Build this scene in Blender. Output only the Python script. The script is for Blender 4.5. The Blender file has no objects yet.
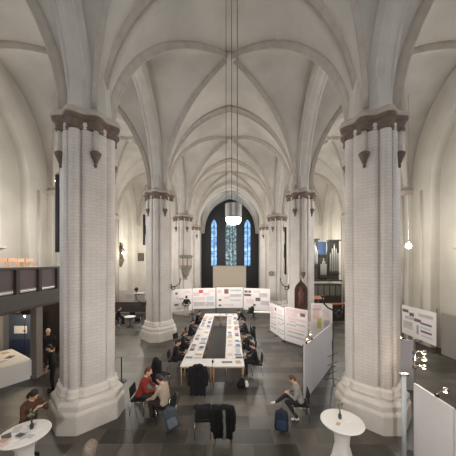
import bpy, bmesh, math, random
import numpy as np
from mathutils import Vector, Matrix, Euler, noise
random.seed(7)
PI = math.pi
scn = bpy.context.scene
COL = scn.collection
EYE, FPX, VPX, HPY = 4.7, 247.0, 230.0, 262.0

def at(px, py, y):
    """point of the place that the photo shows at px,py when it stands y metres in front of the eye"""
    return Vector(((px - VPX) * y / FPX, y, EYE - (py - HPY) * y / FPX))

def gnd(px, py, z=0.0):
    y = (EYE - z) * FPX / (py - HPY)
    return Vector(((px - VPX) * y / FPX, y, z))

# ------------------------------------------------------------------ materials
MATS = {}
def lin(c):
    return tuple(((v / 255) / 12.92 if v / 255 <= .04045 else ((v / 255 + .055) / 1.055) ** 2.4) for v in c)

def mat(name, rgb, rough=.6, metal=0.0, emit=None, estr=0.0, var=.0, vscale=6.0, bump=0.0, bscale=20.0, spec=.5):
    if name in MATS: return MATS[name]
    m = bpy.data.materials.new(name); m.use_nodes = True
    nt = m.node_tree; b = nt.nodes['Principled BSDF']
    c = lin(rgb)
    b.inputs['Base Color'].default_value = (*c, 1)
    b.inputs['Roughness'].default_value = rough
    b.inputs['Metallic'].default_value = metal
    b.inputs['Specular IOR Level'].default_value = spec
    tc = nt.nodes.new('ShaderNodeTexCoord')
    if var > 0:
        n = nt.nodes.new('ShaderNodeTexNoise'); n.inputs['Scale'].default_value = vscale; n.inputs['Detail'].default_value = 5
        nt.links.new(tc.outputs['Object'], n.inputs['Vector'])
        r = nt.nodes.new('ShaderNodeValToRGB')
        r.color_ramp.elements[0].position = .3; r.color_ramp.elements[1].position = .72
        r.color_ramp.elements[0].color = (*[max(0, v * (1 - var)) for v in c], 1)
        r.color_ramp.elements[1].color = (*[min(1, v * (1 + var)) for v in c], 1)
        nt.links.new(n.outputs['Fac'], r.inputs['Fac']); nt.links.new(r.outputs['Color'], b.inputs['Base Color'])
    if bump > 0:
        n2 = nt.nodes.new('ShaderNodeTexNoise'); n2.inputs['Scale'].default_value = bscale; n2.inputs['Detail'].default_value = 4
        nt.links.new(tc.outputs['Object'], n2.inputs['Vector'])
        bp = nt.nodes.new('ShaderNodeBump'); bp.inputs['Strength'].default_value = bump; bp.inputs['Distance'].default_value = .02
        nt.links.new(n2.outputs['Fac'], bp.inputs['Height']); nt.links.new(bp.outputs['Normal'], b.inputs['Normal'])
    if emit:
        b.inputs['Emission Color'].default_value = (*lin(emit), 1); b.inputs['Emission Strength'].default_value = estr
    MATS[name] = m
    return m

def brickmat(name, rgb, mortar, bw, bh, uv=True, bump=.35, var=.08, rough=.75, msize=.012, offset=.5, mrough=None, grime=.0):
    m = bpy.data.materials.new(name); m.use_nodes = True
    nt = m.node_tree; b = nt.nodes['Principled BSDF']; b.inputs['Roughness'].default_value = rough
    tc = nt.nodes.new('ShaderNodeTexCoord')
    br = nt.nodes.new('ShaderNodeTexBrick')
    br.inputs['Scale'].default_value = 1.0
    br.inputs['Brick Width'].default_value = bw; br.inputs['Row Height'].default_value = bh
    br.inputs['Mortar Size'].default_value = msize; br.inputs['Mortar Smooth'].default_value = .4
    br.offset = offset
    c = lin(rgb)
    br.inputs['Color1'].default_value = (*[v * (1 - var) for v in c], 1)
    br.inputs['Color2'].default_value = (*[min(1, v * (1 + var)) for v in c], 1)
    br.inputs['Mortar'].default_value = (*lin(mortar), 1)
    nt.links.new(tc.outputs['UV' if uv else 'Object'], br.inputs['Vector'])
    n = nt.nodes.new('ShaderNodeTexNoise'); n.inputs['Scale'].default_value = 1.1; n.inputs['Detail'].default_value = 6
    nt.links.new(tc.outputs['Object'], n.inputs['Vector'])
    mp = nt.nodes.new('ShaderNodeMapRange'); mp.inputs[1].default_value = .3; mp.inputs[2].default_value = .7
    mp.inputs[3].default_value = 1 - grime - .06; mp.inputs[4].default_value = 1 + grime * .5 + .04
    nt.links.new(n.outputs['Fac'], mp.inputs[0])
    mx = nt.nodes.new('ShaderNodeVectorMath'); mx.operation = 'SCALE'
    nt.links.new(br.outputs['Color'], mx.inputs[0]); nt.links.new(mp.outputs[0], mx.inputs['Scale'])
    nt.links.new(mx.outputs[0], b.inputs['Base Color'])
    inv = nt.nodes.new('ShaderNodeMath'); inv.operation = 'SUBTRACT'; inv.inputs[0].default_value = 1
    nt.links.new(br.outputs['Fac'], inv.inputs[1])
    n2 = nt.nodes.new('ShaderNodeTexNoise'); n2.inputs['Scale'].default_value = 14
    nt.links.new(tc.outputs['Object'], n2.inputs['Vector'])
    ad = nt.nodes.new('ShaderNodeMath'); ad.operation = 'MULTIPLY_ADD'; ad.inputs[1].default_value = .5
    nt.links.new(n2.outputs['Fac'], ad.inputs[0]); nt.links.new(inv.outputs[0], ad.inputs[2])
    bp = nt.nodes.new('ShaderNodeBump'); bp.inputs['Strength'].default_value = bump; bp.inputs['Distance'].default_value = .02
    nt.links.new(ad.outputs[0], bp.inputs['Height']); nt.links.new(bp.outputs['Normal'], b.inputs['Normal'])
    MATS[name] = m
    return m

def stripemat(name, paper, ink, period=.05, duty=.45, ragged=True):
    """lines of small print"""
    m = bpy.data.materials.new(name); m.use_nodes = True
    nt = m.node_tree; b = nt.nodes['Principled BSDF']; b.inputs['Roughness'].default_value = .7
    tc = nt.nodes.new('ShaderNodeTexCoord')
    br = nt.nodes.new('ShaderNodeTexBrick'); br.inputs['Scale'].default_value = 1
    br.inputs['Brick Width'].default_value = period * 4; br.inputs['Row Height'].default_value = period
    br.inputs['Mortar Size'].default_value = period * duty * .5; br.inputs['Mortar Smooth'].default_value = .1
    br.inputs['Color1'].default_value = (*lin(ink), 1); br.inputs['Color2'].default_value = (*lin([(a + p) // 2 for a, p in zip(ink, paper)]), 1)
    br.inputs['Mortar'].default_value = (*lin(paper), 1)
    nt.links.new(tc.outputs['UV'], br.inputs['Vector']); nt.links.new(br.outputs['Color'], b.inputs['Base Color'])
    MATS[name] = m
    return m

def glassmat(name, base, lead, strength, scale, ramp):
    """a lit leaded window"""
    m = bpy.data.materials.new(name); m.use_nodes = True
    nt = m.node_tree; b = nt.nodes['Principled BSDF']; b.inputs['Base Color'].default_value = (.02, .02, .03, 1)
    tc = nt.nodes.new('ShaderNodeTexCoord')
    v = nt.nodes.new('ShaderNodeTexVoronoi'); v.inputs['Scale'].default_value = scale
    nt.links.new(tc.outputs['Object'], v.inputs['Vector'])
    sp = nt.nodes.new('ShaderNodeSeparateColor'); nt.links.new(v.outputs['Color'], sp.inputs[0])
    r = nt.nodes.new('ShaderNodeValToRGB'); el = r.color_ramp.elements
    el[0].position = 0; el[0].color = (*lin(ramp[0]), 1); el[1].position = 1; el[1].color = (*lin(ramp[-1]), 1)
    for i, c in enumerate(ramp[1:-1]):
        e = el.new((i + 1) / (len(ramp) - 1)); e.color = (*lin(c), 1)
    nt.links.new(sp.outputs[0], r.inputs['Fac']); nt.links.new(r.outputs['Color'], b.inputs['Emission Color'])
    b.inputs['Emission Strength'].default_value = strength
    MATS[name] = m
    return m

PLASTER = mat('wall_plaster', (190, 185, 175), .85, var=.09, vscale=.7, bump=.25, bscale=9)
VAULT = mat('vault_plaster', (176, 171, 163), .9, var=.17, vscale=.55, bump=.3, bscale=7)
RIBD = mat('rib_stone', (169, 161, 151), .85, var=.1, vscale=3, bump=.25, bscale=12)
RIB = mat('rib_plaster', (180, 175, 168), .85, var=.08, vscale=2, bump=.2, bscale=12)
BRICK = brickmat('painted_brick', (196, 189, 183), (185, 178, 172), .27, .095, bump=.2, var=.03, grime=.06)
PLINTHM = mat('painted_plinth', (206, 199, 190), .7, var=.06, vscale=3, bump=.3, bscale=10)
CAPM = mat('carved_brown_stone', (104, 90, 80), .85, var=.22, vscale=9, bump=.8, bscale=25)
ABAC = mat('capital_top_stone', (170, 159, 148), .85, var=.1, vscale=5, bump=.3)
DARKWALL = mat('shaded_choir_wall', (40, 38, 38), .8, var=.12, vscale=1.2, bump=.3, bscale=8)  # the end wall's shade is put into its colour
FLOORM = brickmat('stone_slabs', (76, 71, 64), (92, 86, 77), 1.15, .58, uv=False, bump=.25, var=.68, rough=.4, msize=.010, grime=.3)
GALW = mat('aubergine_painted_wood', (96, 84, 84), .55, var=.08, vscale=5)
GALD = mat('dark_wood', (62, 52, 50), .5, var=.15, vscale=5)
GALB = mat('grey_beam_paint', (84, 79, 76), .6, var=.06, vscale=3)
POSTM = mat('grey_post_paint', (120, 112, 104), .6, var=.06, vscale=3)
BLACK = mat('black_cloth', (22, 21, 23), .9, var=.2, vscale=12)
BLACKM = mat('black_metal', (26, 25, 26), .45, metal=.3)
CHROME = mat('chrome_tube', (190, 190, 190), .25, metal=1)
WHITE = mat('white_laminate', (222, 218, 212), .5)
WOODL = mat('light_beech', (196, 160, 118), .5, var=.1, vscale=8)
CHAIRO = mat('orange_beech', (200, 152, 116), .5, var=.1, vscale=8)
PAPER = mat('white_paper', (232, 228, 224), .8)
PAPERG = mat('grey_paper', (190, 188, 190), .8)
PANEL = mat('white_panel', (214, 210, 208), .6, var=.02)
PANELG = mat('pale_grey_panel', (182, 180, 184), .6, var=.02)
SHEET = mat('exhibition_print_white', (236, 230, 228), .6)
PANELB = mat('grey_back_panel', (140, 134, 126), .7)
CLOTHW = mat('white_stretch_cloth', (226, 222, 216), .8, bump=.1)
LAMPW = mat('lamp_warm', (255, 226, 180), emit=(255, 222, 178), estr=26)
LAMPN = mat('lamp_diffuser_warm', (255, 230, 190), emit=(255, 232, 196), estr=14)
CLIPB = mat('clip_lamp_bulb', (255, 214, 170), emit=(255, 200, 150), estr=30)
STEEL = mat('brushed_lamp_metal', (150, 146, 138), .4, metal=.6)
PIPE = mat('tin_pipe', (178, 178, 172), .3, metal=.8)
ORGAN = mat('organ_case_wood', (44, 36, 32), .5, var=.2)
REDW = mat('reddish_wood', (134, 78, 52), .5, var=.15, vscale=6)
BROWNC = mat('carved_brown_wood', (78, 48, 40), .6, var=.3, vscale=9, bump=.8)
STONEG = mat('grey_sandstone', (122, 115, 104), .85, var=.2, vscale=7, bump=.6)
STRIPM = mat('slate_floor_strip', (92, 91, 92), .95, var=.05, vscale=30)
SCREENM = mat('screen_cloth', (196, 186, 168), .8)
TXT = stripemat('small_print', (236, 230, 228), (120, 116, 122), .045)
TXTB = stripemat('bold_print', (236, 230, 228), (60, 56, 62), .11)
TXTP = stripemat('pink_print', (236, 226, 226), (222, 182, 184), .07)
DAY = mat('daylit_leaded_glass', (180, 190, 200), emit=(226, 234, 246), estr=9)
WESTFILL = mat('west_fill_glass', (180, 190, 200), emit=(232, 234, 240), estr=2.2)  # glow of the added west window, out of view
GLASSB = glassmat('blue_stained_glass', 0, 0, 1.25, 2.6, [(70, 112, 170), (120, 168, 216), (150, 196, 238), (92, 140, 200), (178, 214, 246)])
GLASSC = glassmat('figured_stained_glass', 0, 0, .9, 4.0, [(30, 52, 56), (120, 160, 164), (40, 70, 90), (190, 214, 214), (58, 84, 70), (110, 130, 150)])

# ------------------------------------------------------------------ mesh helpers
def finish(name, bm, m, parent=None, smooth=False, loc=None):
    me = bpy.data.meshes.new(name)
    bmesh.ops.recalc_face_normals(bm, faces=bm.faces)
    bm.to_mesh(me); bm.free()
    for mm in (m if isinstance(m, (list, tuple)) else [m]): me.materials.append(mm)
    if smooth:
        for p in me.polygons: p.use_smooth = True
    o = bpy.data.objects.new(name, me); COL.objects.link(o)
    if parent is not None: o.parent = parent
    if loc is not None: o.location = loc
    return o

def tag(o, label=None, cat=None, group=None, kind=None):
    if label: o['label'] = label
    if cat: o['category'] = cat
    if group: o['group'] = group
    if kind: o['kind'] = kind
    return o

def empty(name, loc, rz=0, label=None, cat=None, group=None):
    o = bpy.data.objects.new(name, None); COL.objects.link(o)
    o.location = loc; o.rotation_euler = (0, 0, rz); o.empty_display_size = .1
    return tag(o, label, cat, group)

def rel(o, name=None): return o

def dup(root, loc, rz, label=None, group=None):
    r = root.copy(); COL.objects.link(r); r.location = loc; r.rotation_euler = (0, 0, rz)
    if label: r['label'] = label
    if group: r['group'] = group
    for ch in list(root.children):
        c = ch.copy(); COL.objects.link(c); c.parent = r
        for g in list(ch.children):
            d = g.copy(); COL.objects.link(d); d.parent = c
    return r

def b_box(bm, c, s, rz=0, bevel=0.0, rx=0, ry=0):
    M = Matrix.Translation(c) @ Euler((rx, ry, rz)).to_matrix().to_4x4() @ Matrix.Diagonal((s[0], s[1], s[2], 1))
    r = bmesh.ops.create_cube(bm, size=1, matrix=M)
    if bevel > 0:
        es = list({e for v in r['verts'] for e in v.link_edges})
        bmesh.ops.bevel(bm, geom=es, offset=bevel, segments=2, affect='EDGES', profile=.6)
    return bm

def box(c, s, rz=0, bevel=0.0, rx=0, ry=0):
    return b_box(bmesh.new(), c, s, rz, bevel, rx, ry)

def b_tube(bm, pts, r, seg=8, closed=False):
    pts = [Vector(p) for p in pts]; n = len(pts)
    rr = r if isinstance(r, (list, tuple)) else [r] * n
    rings = []; prev = None
    for i, p in enumerate(pts):
        if closed: t = pts[(i + 1) % n] - pts[i - 1]
        else: t = pts[min(i + 1, n - 1)] - pts[max(i - 1, 0)]
        t.normalize()
        if prev is None:
            a = Vector((0, 0, 1)) if abs(t.z) < .9 else Vector((1, 0, 0))
            u = t.cross(a).normalized()
        else:
            u = (prev - t * prev.dot(t)).normalized()
        prev = u; w = t.cross(u)
        rings.append([bm.verts.new(p + (u * math.cos(2 * PI * k / seg) + w * math.sin(2 * PI * k / seg)) * rr[i]) for k in range(seg)])
    m = n if closed else n - 1
    for i in range(m):
        A, B = rings[i], rings[(i + 1) % n]
        for k in range(seg):
            bm.faces.new((A[k], A[(k + 1) % seg], B[(k + 1) % seg], B[k]))
    if not closed:
        bm.faces.new(rings[0][::-1]); bm.faces.new(rings[-1])
    return bm

def tube(pts, r, seg=8, closed=False): return b_tube(bmesh.new(), pts, r, seg, closed)

def b_lathe(bm, prof, seg=24, c=(0, 0, 0), a0=0):
    rings = []
    for r, z in prof:
        rings.append([bm.verts.new((c[0] + r * math.cos(a0 + 2 * PI * k / seg), c[1] + r * math.sin(a0 + 2 * PI * k / seg), c[2] + z)) for k in range(seg)])
    for A, B in zip(rings, rings[1:]):
        for k in range(seg): bm.faces.new((A[k], A[(k + 1) % seg], B[(k + 1) % seg], B[k]))
    bm.faces.new(rings[0][::-1]); bm.faces.new(rings[-1])
    return bm

def lathe(prof, seg=24, c=(0, 0, 0), a0=0): return b_lathe(bmesh.new(), prof, seg, c, a0)

def loft(rings, uv=False):
    """rings: lists of Vectors of equal length, closed round"""
    bm = bmesh.new(); V = [[bm.verts.new(p) for p in r] for r in rings]
    lay = bm.loops.layers.uv.new('UVMap') if uv else None
    n = len(rings[0])
    per = [0]
    for k in range(n): per.append(per[-1] + (Vector(rings[0][k]) - Vector(rings[0][(k + 1) % n])).length)
    for i in range(len(V) - 1):
        for k in range(n):
            f = bm.faces.new((V[i][k], V[i][(k + 1) % n], V[i + 1][(k + 1) % n], V[i + 1][k]))
            if uv:
                for l, (kk, ii) in zip(f.loops, ((k, i), (k + 1, i), (k + 1, i + 1), (k, i + 1))):
                    l[lay].uv = (per[kk], rings[ii][0][2])
    bm.faces.new(V[0][::-1]); bm.faces.new(V[-1])
    return bm

def slab_poly(outer, holes, thick, org, ua, va, na):
    """a wall of any outline with holes: 2-D points (u,v) laid out from org, extruded by thick along na"""
    bm = bmesh.new(); ua, va, na, org = map(Vector, (ua, va, na, org))
    edges = []
    for loop in [outer] + holes:
        vs = [bm.verts.new(org + ua * p[0] + va * p[1]) for p in loop]
        for i in range(len(vs)): edges.append(bm.edges.new((vs[i], vs[(i + 1) % len(vs)])))
    bmesh.ops.triangle_fill(bm, use_beauty=True, use_dissolve=False, edges=edges)
    fs = list(bm.faces)
    g = bmesh.ops.extrude_face_region(bm, geom=fs)
    bmesh.ops.translate(bm, verts=[v for v in g['geom'] if isinstance(v, bmesh.types.BMVert)], vec=na * thick)
    return bm

def arch2d(cx, half, z0, zs, za, n=10):
    """outline of a pointed arch opening: straight jambs z0..zs, point at za"""
    rho = (za - zs) / half; R = (1 + rho * rho) / 2
    P = lambda t: math.sqrt(max(0, R * R - (R - t) ** 2)) / rho
    pts = [(cx - half, z0)]
    ts = [(k / n) ** 1.7 for k in range(n + 1)]
    for t in ts: pts.append((cx - half + half * t, zs + (za - zs) * P(t)))
    for t in ts[-2::-1]: pts.append((cx + half - half * t, zs + (za - zs) * P(t)))
    pts.append((cx + half, z0))
    return pts

# ------------------------------------------------------------------ the building
HW, BAY, AW = 4.42, 7.7, 11.5
ROWS = [0.0, 7.7, 15.4, 23.1, 29.6]
CHOIR_Y = 38.0
Z0, ZC = 9.05, 14.35
RHO = 1.18; RR = (1 + RHO * RHO) / 2
def PT(t):
    t = min(1, max(0, t)); return math.sqrt(max(0, RR * RR - (RR - t) ** 2)) / RHO

fl = finish('floor', box((0, 18, -.1), (26, 44, .2)), FLOORM); tag(fl, kind='structure')
trim_n = [0]
def trim(bm, m, smooth=False):
    trim_n[0] += 1
    return tag(finish('trim_%d' % trim_n[0], bm, m, smooth=smooth), kind='structure')

E0 = .42
def vault(name, xa, xb, ya, yb, crown=ZC, ea=E0, eb=E0):
    n = 22
    ts = [(k / n) ** 1.8 for k in range(n + 1)]
    def axis(a, b, e0, e1):
        s = (b - a) / 2; out = [(a, 0)]
        for t in ts: out.append((a + e0 + (s - e0) * t, t))
        for t in ts[-2::-1]: out.append((b - e1 - (s - e1) * t, t))
        out.append((b, 0)); return out
    X = axis(xa, xb, ea, eb); Y = axis(ya, yb, E0, E0)
    bm = bmesh.new()
    V = [[bm.verts.new((x, y, Z0 + (crown - Z0) * max(PT(tx), PT(ty)))) for y, ty in Y] for x, tx in X]
    for i in range(len(X) - 1):
        for j in range(len(Y) - 1):
            bm.faces.new((V[i][j], V[i + 1][j], V[i + 1][j + 1], V[i][j + 1]))
    o = finish(name, bm, VAULT, smooth=True); tag(o, kind='structure')
    md = o.modifiers.new('thick', 'SOLIDIFY'); md.thickness = .25; md.offset = 1
    return o

def sweep(path, normals, binorm, prof):
    bm = bmesh.new(); rings = []
    for p, nn, bn in zip(path, normals, binorm):
        rings.append([bm.verts.new(p + bn * a + nn * b) for a, b in prof])
    k = len(prof)
    for A, B in zip(rings, rings[1:]):
        for i in range(k): bm.faces.new((A[i], A[(i + 1) % k], B[(i + 1) % k], B[i]))
    bm.faces.new(rings[0][::-1]); bm.faces.new(rings[-1])
    return bm

def archpath(A, B, z0, zc, e, n=16):
    A, B = Vector((*A, 0)), Vector((*B, 0)); d = (B - A); L = d.length; d.normalize(); s = L / 2
    ts = [(k / n) ** 1.6 for k in range(n + 1)]
    pts = [(e + (s - e) * t, z0 + (zc - z0) * PT(t)) for t in ts]
    pts += [(L - x, z) for x, z in pts[-2::-1]]
    path = [A + d * x + Vector((0, 0, z)) for x, z in pts]
    nor = []
    for i in range(len(pts)):
        a, b = pts[max(0, i - 1)], pts[min(len(pts) - 1, i + 1)]
        tx, tz = b[0] - a[0], b[1] - a[1]; l = math.hypot(tx, tz); tx /= l; tz /= l
        nor.append(d * (-tz) + Vector((0, 0, tx)))
    bn = [Vector((-d.y, d.x, 0))] * len(path)
    return path, nor, bn

def bandprof(w, up, ch=.16):
    h = w / 2
    return [(-h, up), (-h, ch), (-h + .05, ch - .03), (-h + ch, .02), (-h + ch + .05, .05), (0, .0), (h - ch - .05, .05), (h - ch, .02), (h - .05, ch - .03), (h, ch), (h, up)]
def ribprof(w=.09, d=.19):
    return [(-w, .2), (-w, 0), (-w * .75, -d * .35), (-w * .35, -d * .5), (-w * .3, -d * .9), (0, -d * 1.1), (w * .3, -d * .9), (w * .35, -d * .5), (w * .75, -d * .35), (w, 0), (w, .2)]

def diagribs(xa, xb, ya, yb, crown=ZC):
    sx, sy = (xb - xa) / 2, (yb - ya) / 2
    n = 16; ts = [(k / n) ** 1.6 for k in range(n + 1)]
    for fl_ in (0, 1):
        A = Vector((xa, ya if not fl_ else yb, 0)); B = Vector((xb, yb if not fl_ else ya, 0))
        d2 = (B - A).normalized()
        path = []
        for t in ts:
            path.append(Vector((xa + E0 + (sx - E0) * t, (ya + E0 + (sy - E0) * t) if not fl_ else (yb - E0 - (sy - E0) * t), Z0 + (crown - Z0) * PT(t))))
        C = Vector(((xa + xb) / 2, (ya + yb) / 2, 0))
        path += [Vector((2 * C.x - p.x, 2 * C.y - p.y, p.z)) for p in path[-2::-1]]
        nor = []
        for i in range(len(path)):
            t = (path[min(len(path) - 1, i + 1)] - path[max(0, i - 1)]).normalized()
            bnv = Vector((-d2.y, d2.x, 0)); nor.append(t.cross(bnv).normalized() * (1 if t.cross(bnv).z > 0 or True else 1))
        bnv = Vector((-d2.y, d2.x, 0))
        nor = [(nv if nv.dot(Vector((0, 0, 1))) >= 0 or abs(nv.z) < .02 else -nv) for nv in nor]
        # keep the outward side consistent at the steep springers
        fix = []
        for i, nv in enumerate(nor):
            side = -1 if i < len(nor) / 2 else 1
            if nv.z < .15 and nv.dot(d2) * side < 0: nv = -nv
            fix.append(nv)
        trim(sweep(path, fix, [bnv] * len(path), ribprof()), RIBD, True)
    trim(lathe([(.05, -.24), (.2, -.2), (.26, -.08), (.26, .1)], 16, ((xa + xb) / 2, (ya + yb) / 2, crown)), RIB, True)

ci = 0
for k in range(4):
    ya, yb = ROWS[k], ROWS[k + 1]
    for (xa, xb) in ((-HW, HW), (-11.2, -HW), (HW, 11.2)):
        vault('ceiling' if ci == 0 else 'ceiling_%d' % ci, xa, xb, ya, yb); ci += 1
        diagribs(xa, xb, ya, yb)
vault('ceiling_choir', -HW, HW, ROWS[4], CHOIR_Y); diagribs(-HW, HW, ROWS[4], CHOIR_Y)
AE, AC = .50, ZC - .28
for y in ROWS[1:]:
    w = .46 if y < 29 else 1.0
    trim(sweep(*archpath((-HW, y), (HW, y), Z0, AC if y < 29 else AC - .35, AE if y < 29 else AE + .25), bandprof(w, .7)), RIBD if y < 29 else RIB)
    for s in (-1, 1):
        if y < 29: trim(sweep(*archpath((s * HW, y), (s * 11.3, y), Z0, AC, AE), bandprof(.62, .7)), RIB)
for s in (-1, 1):
    for k in range(4):
        trim(sweep(*archpath((s * HW, ROWS[k]), (s * HW, ROWS[k + 1]), Z0, AC - .25, AE + .05), bandprof(.8, .9, .14)), RIB)

# walls
def arcs(half, z0, zs, za, y): return arch2d(y, half, z0, zs, za)
WIN = []
for s, nm in ((-1, 'left'), (1, 'right')):
    holes = [arch2d((ROWS[k] + ROWS[k + 1]) / 2, (.8 if k < 3 else .7), 5.45, 9.3, 11.0) for k in range(3)]
    w = finish('wall_' + nm, slab_poly([(-.6, 0), (30.2, 0), (30.2, 15.2), (-.6, 15.2)], holes, .7, (s * AW, 0, 0), (0, 1, 0), (0, 0, 1), (s, 0, 0)), PLASTER)
    tag(w, kind='structure')
    # broad wall piers joined by arches
    outer = [(-.6, 15.2), (-.6, 0)]
    for k in range(4):
        c, hw = (ROWS[k] + ROWS[k + 1]) / 2, (2.0 if k < 3 else 1.5)
        outer += arch2d(c, hw, 0.001, 8.8, 12.9)
    outer += [(30.2, 0), (30.2, 15.2)]
    p = finish('wall_%s_piers' % nm, slab_poly(outer, [], .5, (s * (AW - .5), 0, 0), (0, 1, 0), (0, 0, 1), (s, 0, 0)), PLASTER)
    tag(p, kind='structure')
    for k in range(1, 4):   # responds: a flat pilaster with a shaft on it, and a capital
        bm = bmesh.new()
        b_box(bm, (s * (AW - .62), ROWS[k], 4.4), (.26, 1.0, 8.8)); trim(bm, PLASTER)
        trim(tube([(s * (AW - .8), ROWS[k], 0), (s * (AW - .8), ROWS[k], 8.8)], .14, 12), PLASTER, True)
        trim(box((s * (AW - .72), ROWS[k], 8.9), (.6, 1.2, .3), bevel=.05), ABAC)
        for q in (-1, 1):
            trim(tube([(s * (AW - .5), ROWS[k] + q * 1.2, 0), (s * (AW - .5), ROWS[k] + q * 1.2, 8.8)], .09, 10), PLASTER, True)
    for k in range(3):
        c = (ROWS[k] + ROWS[k + 1]) / 2
        wo = empty('window_%d' % (len(WIN) + 1), (s * (AW + .35), c, 5.45)); tag(wo, kind='structure'); WIN.append(wo)
        pts = [(u - c, v - 5.45) for u, v in holes[k]]
        finish('pane', slab_poly(pts, [], .02, (0, 0, 0), (0, 1, 0), (0, 0, 1), (s, 0, 0)), DAY, wo)
        bm = bmesh.new(); 
        b_box(bm, (-s * .03, 0, 2.8), (.08, .1, 5.6)); finish('mullion', bm, STONEG, wo)
        for q in range(1, 6): finish('glazing_bar', box((-s * .03, 0, q * .8), (.04, 1.6, .04)), BLACKM, wo)
        finish('sill', box((-s * .3, 0, -.06), (.6, 1.8, .12), ry=s * .2), PLASTER, wo)
# west wall behind the eye; its unseen window is added to light the nave
wh = arch2d(0, 2.6, 6.0, 9.6, 13.2)
tag(finish('wall_west', slab_poly([(-12.2, 0), (12.2, 0), (12.2, 15.2), (-12.2, 15.2)], [wh], .6, (0, -.6, 0), (1, 0, 0), (0, 0, 1), (0, -1, 0)), PLASTER), kind='structure')
wo = empty('window_7', (0, -.95, 6.0)); tag(wo, kind='structure')
finish('pane', slab_poly([(u, v - 6.0) for u, v in wh], [], .02, (0, 0, 0), (1, 0, 0), (0, 0, 1), (0, -1, 0)), WESTFILL, wo)
for q in (-1.3, 0, 1.3): finish('mullion', box((q, .05, 3.2 - abs(q) * .4), (.14, .1, 6.4 - abs(q) * .8)), STONEG, wo)
# east wall of the nave with the choir arch
ch = arch2d(0, 3.75, 0.001, 9.05, 13.6)
outer = [(-12.2, 15.2), (-12.2, 0)] + ch + [(12.2, 0), (12.2, 15.2)]
tag(finish('wall_east', slab_poly(outer, [], .7, (0, 29.6, 0), (1, 0, 0), (0, 0, 1), (0, 1, 0)), PLASTER), kind='structure')
for s, nm in ((-1, 'choir_left'), (1, 'choir_right')):
    hol = arch2d(34.2, .9, 5.0, 9.6, 11.2)
    tag(finish('wall_' + nm, slab_poly([(30.2, 0), (38.3, 0), (38.3, 15.2), (30.2, 15.2)], [hol], .5, (s * (HW + .0), 0, 0), (0, 1, 0), (0, 0, 1), (s, 0, 0)), PLASTER), kind='structure')
    wo = empty('window_%d' % (8 + (s > 0)), (s * (HW + .3), 34.2, 5.0)); tag(wo, kind='structure')  # side windows added to bring light into the choir
    finish('pane', slab_poly([(u - 34.2, v - 5.0) for u, v in hol], [], .02, (0, 0, 0), (0, 1, 0), (0, 0, 1), (s, 0, 0)), DAY, wo)
    finish('mullion', box((-s * .04, 0, 3.0), (.08, .1, 6.0)), STONEG, wo)
wx = [(-2.47, .43), (.15, .82), (2.69, .46)]
hs = [arch2d(c, h, 4.15, 10.3 if i != 1 else 10.0, 11.25 if i != 1 else 11.3) for i, (c, h) in enumerate(wx)]
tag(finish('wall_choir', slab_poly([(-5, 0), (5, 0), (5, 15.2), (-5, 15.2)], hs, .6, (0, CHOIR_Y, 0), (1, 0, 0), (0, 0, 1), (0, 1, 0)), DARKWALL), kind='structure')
for i, (c, h) in enumerate(wx):
    wo = empty('window_%d' % (10 + i), (c, CHOIR_Y + .3, 4.15)); tag(wo, kind='structure')
    finish('pane', slab_poly([(u - c, v - 4.15) for u, v in hs[i]], [], .02, (0, 0, 0), (1, 0, 0), (0, 0, 1), (0, 1, 0)), GLASSC if i == 1 else GLASSB, wo)
    for q in ((0,) if i != 1 else (-.26, .26)): finish('mullion', box((q, -.04, 3.3), (.09, .08, 6.6)), DARKWALL, wo)
    for q in range(1, 9): finish('glazing_bar', box((0, -.04, q * .72), (2 * h, .04, .04)), DARKWALL, wo)
tag(finish('choir_step', box((0, 33.9, .15), (8.3, 8.2, .3)), FLOORM), kind='structure')

# ------------------------------------------------------------------ pillars
NA = 160
ANG = [2 * PI * k / NA for k in range(NA)]
def octr(t, ac, ad):
    c, s = abs(math.cos(t)), abs(math.sin(t))
    d = abs(math.cos(t - PI / 4)); e = abs(math.cos(t + PI / 4))
    return min(ac / max(c, s), ad / max(d, e))
def shaftr(t):
    r = octr(t, .69, .70)
    for q in range(4):
        a = q * PI / 2; d = t - a
        cx, rad = .655, .165
        disc = rad * rad - (cx * math.sin(d)) ** 2
        if disc > 0 and math.cos(d) > 0: r = max(r, cx * math.cos(d) + math.sqrt(disc))
    return r
def grooved(t):
    r = shaftr(t)
    d = min(abs((t - q * PI / 2 + PI) % (2 * PI) - PI) for q in range(5))
    if .245 < d < .31: r = min(r, .655)
    return r
def ringat(z, fn): return [Vector((fn(t) * math.cos(t), fn(t) * math.sin(t), z)) for t in ANG]
def lobes(t, base, amp): return max(base, 0) + amp * max(0, math.cos(4 * t)) ** 2 + amp * .6 * max(0, math.cos(4 * t + PI)) ** 2
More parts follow.
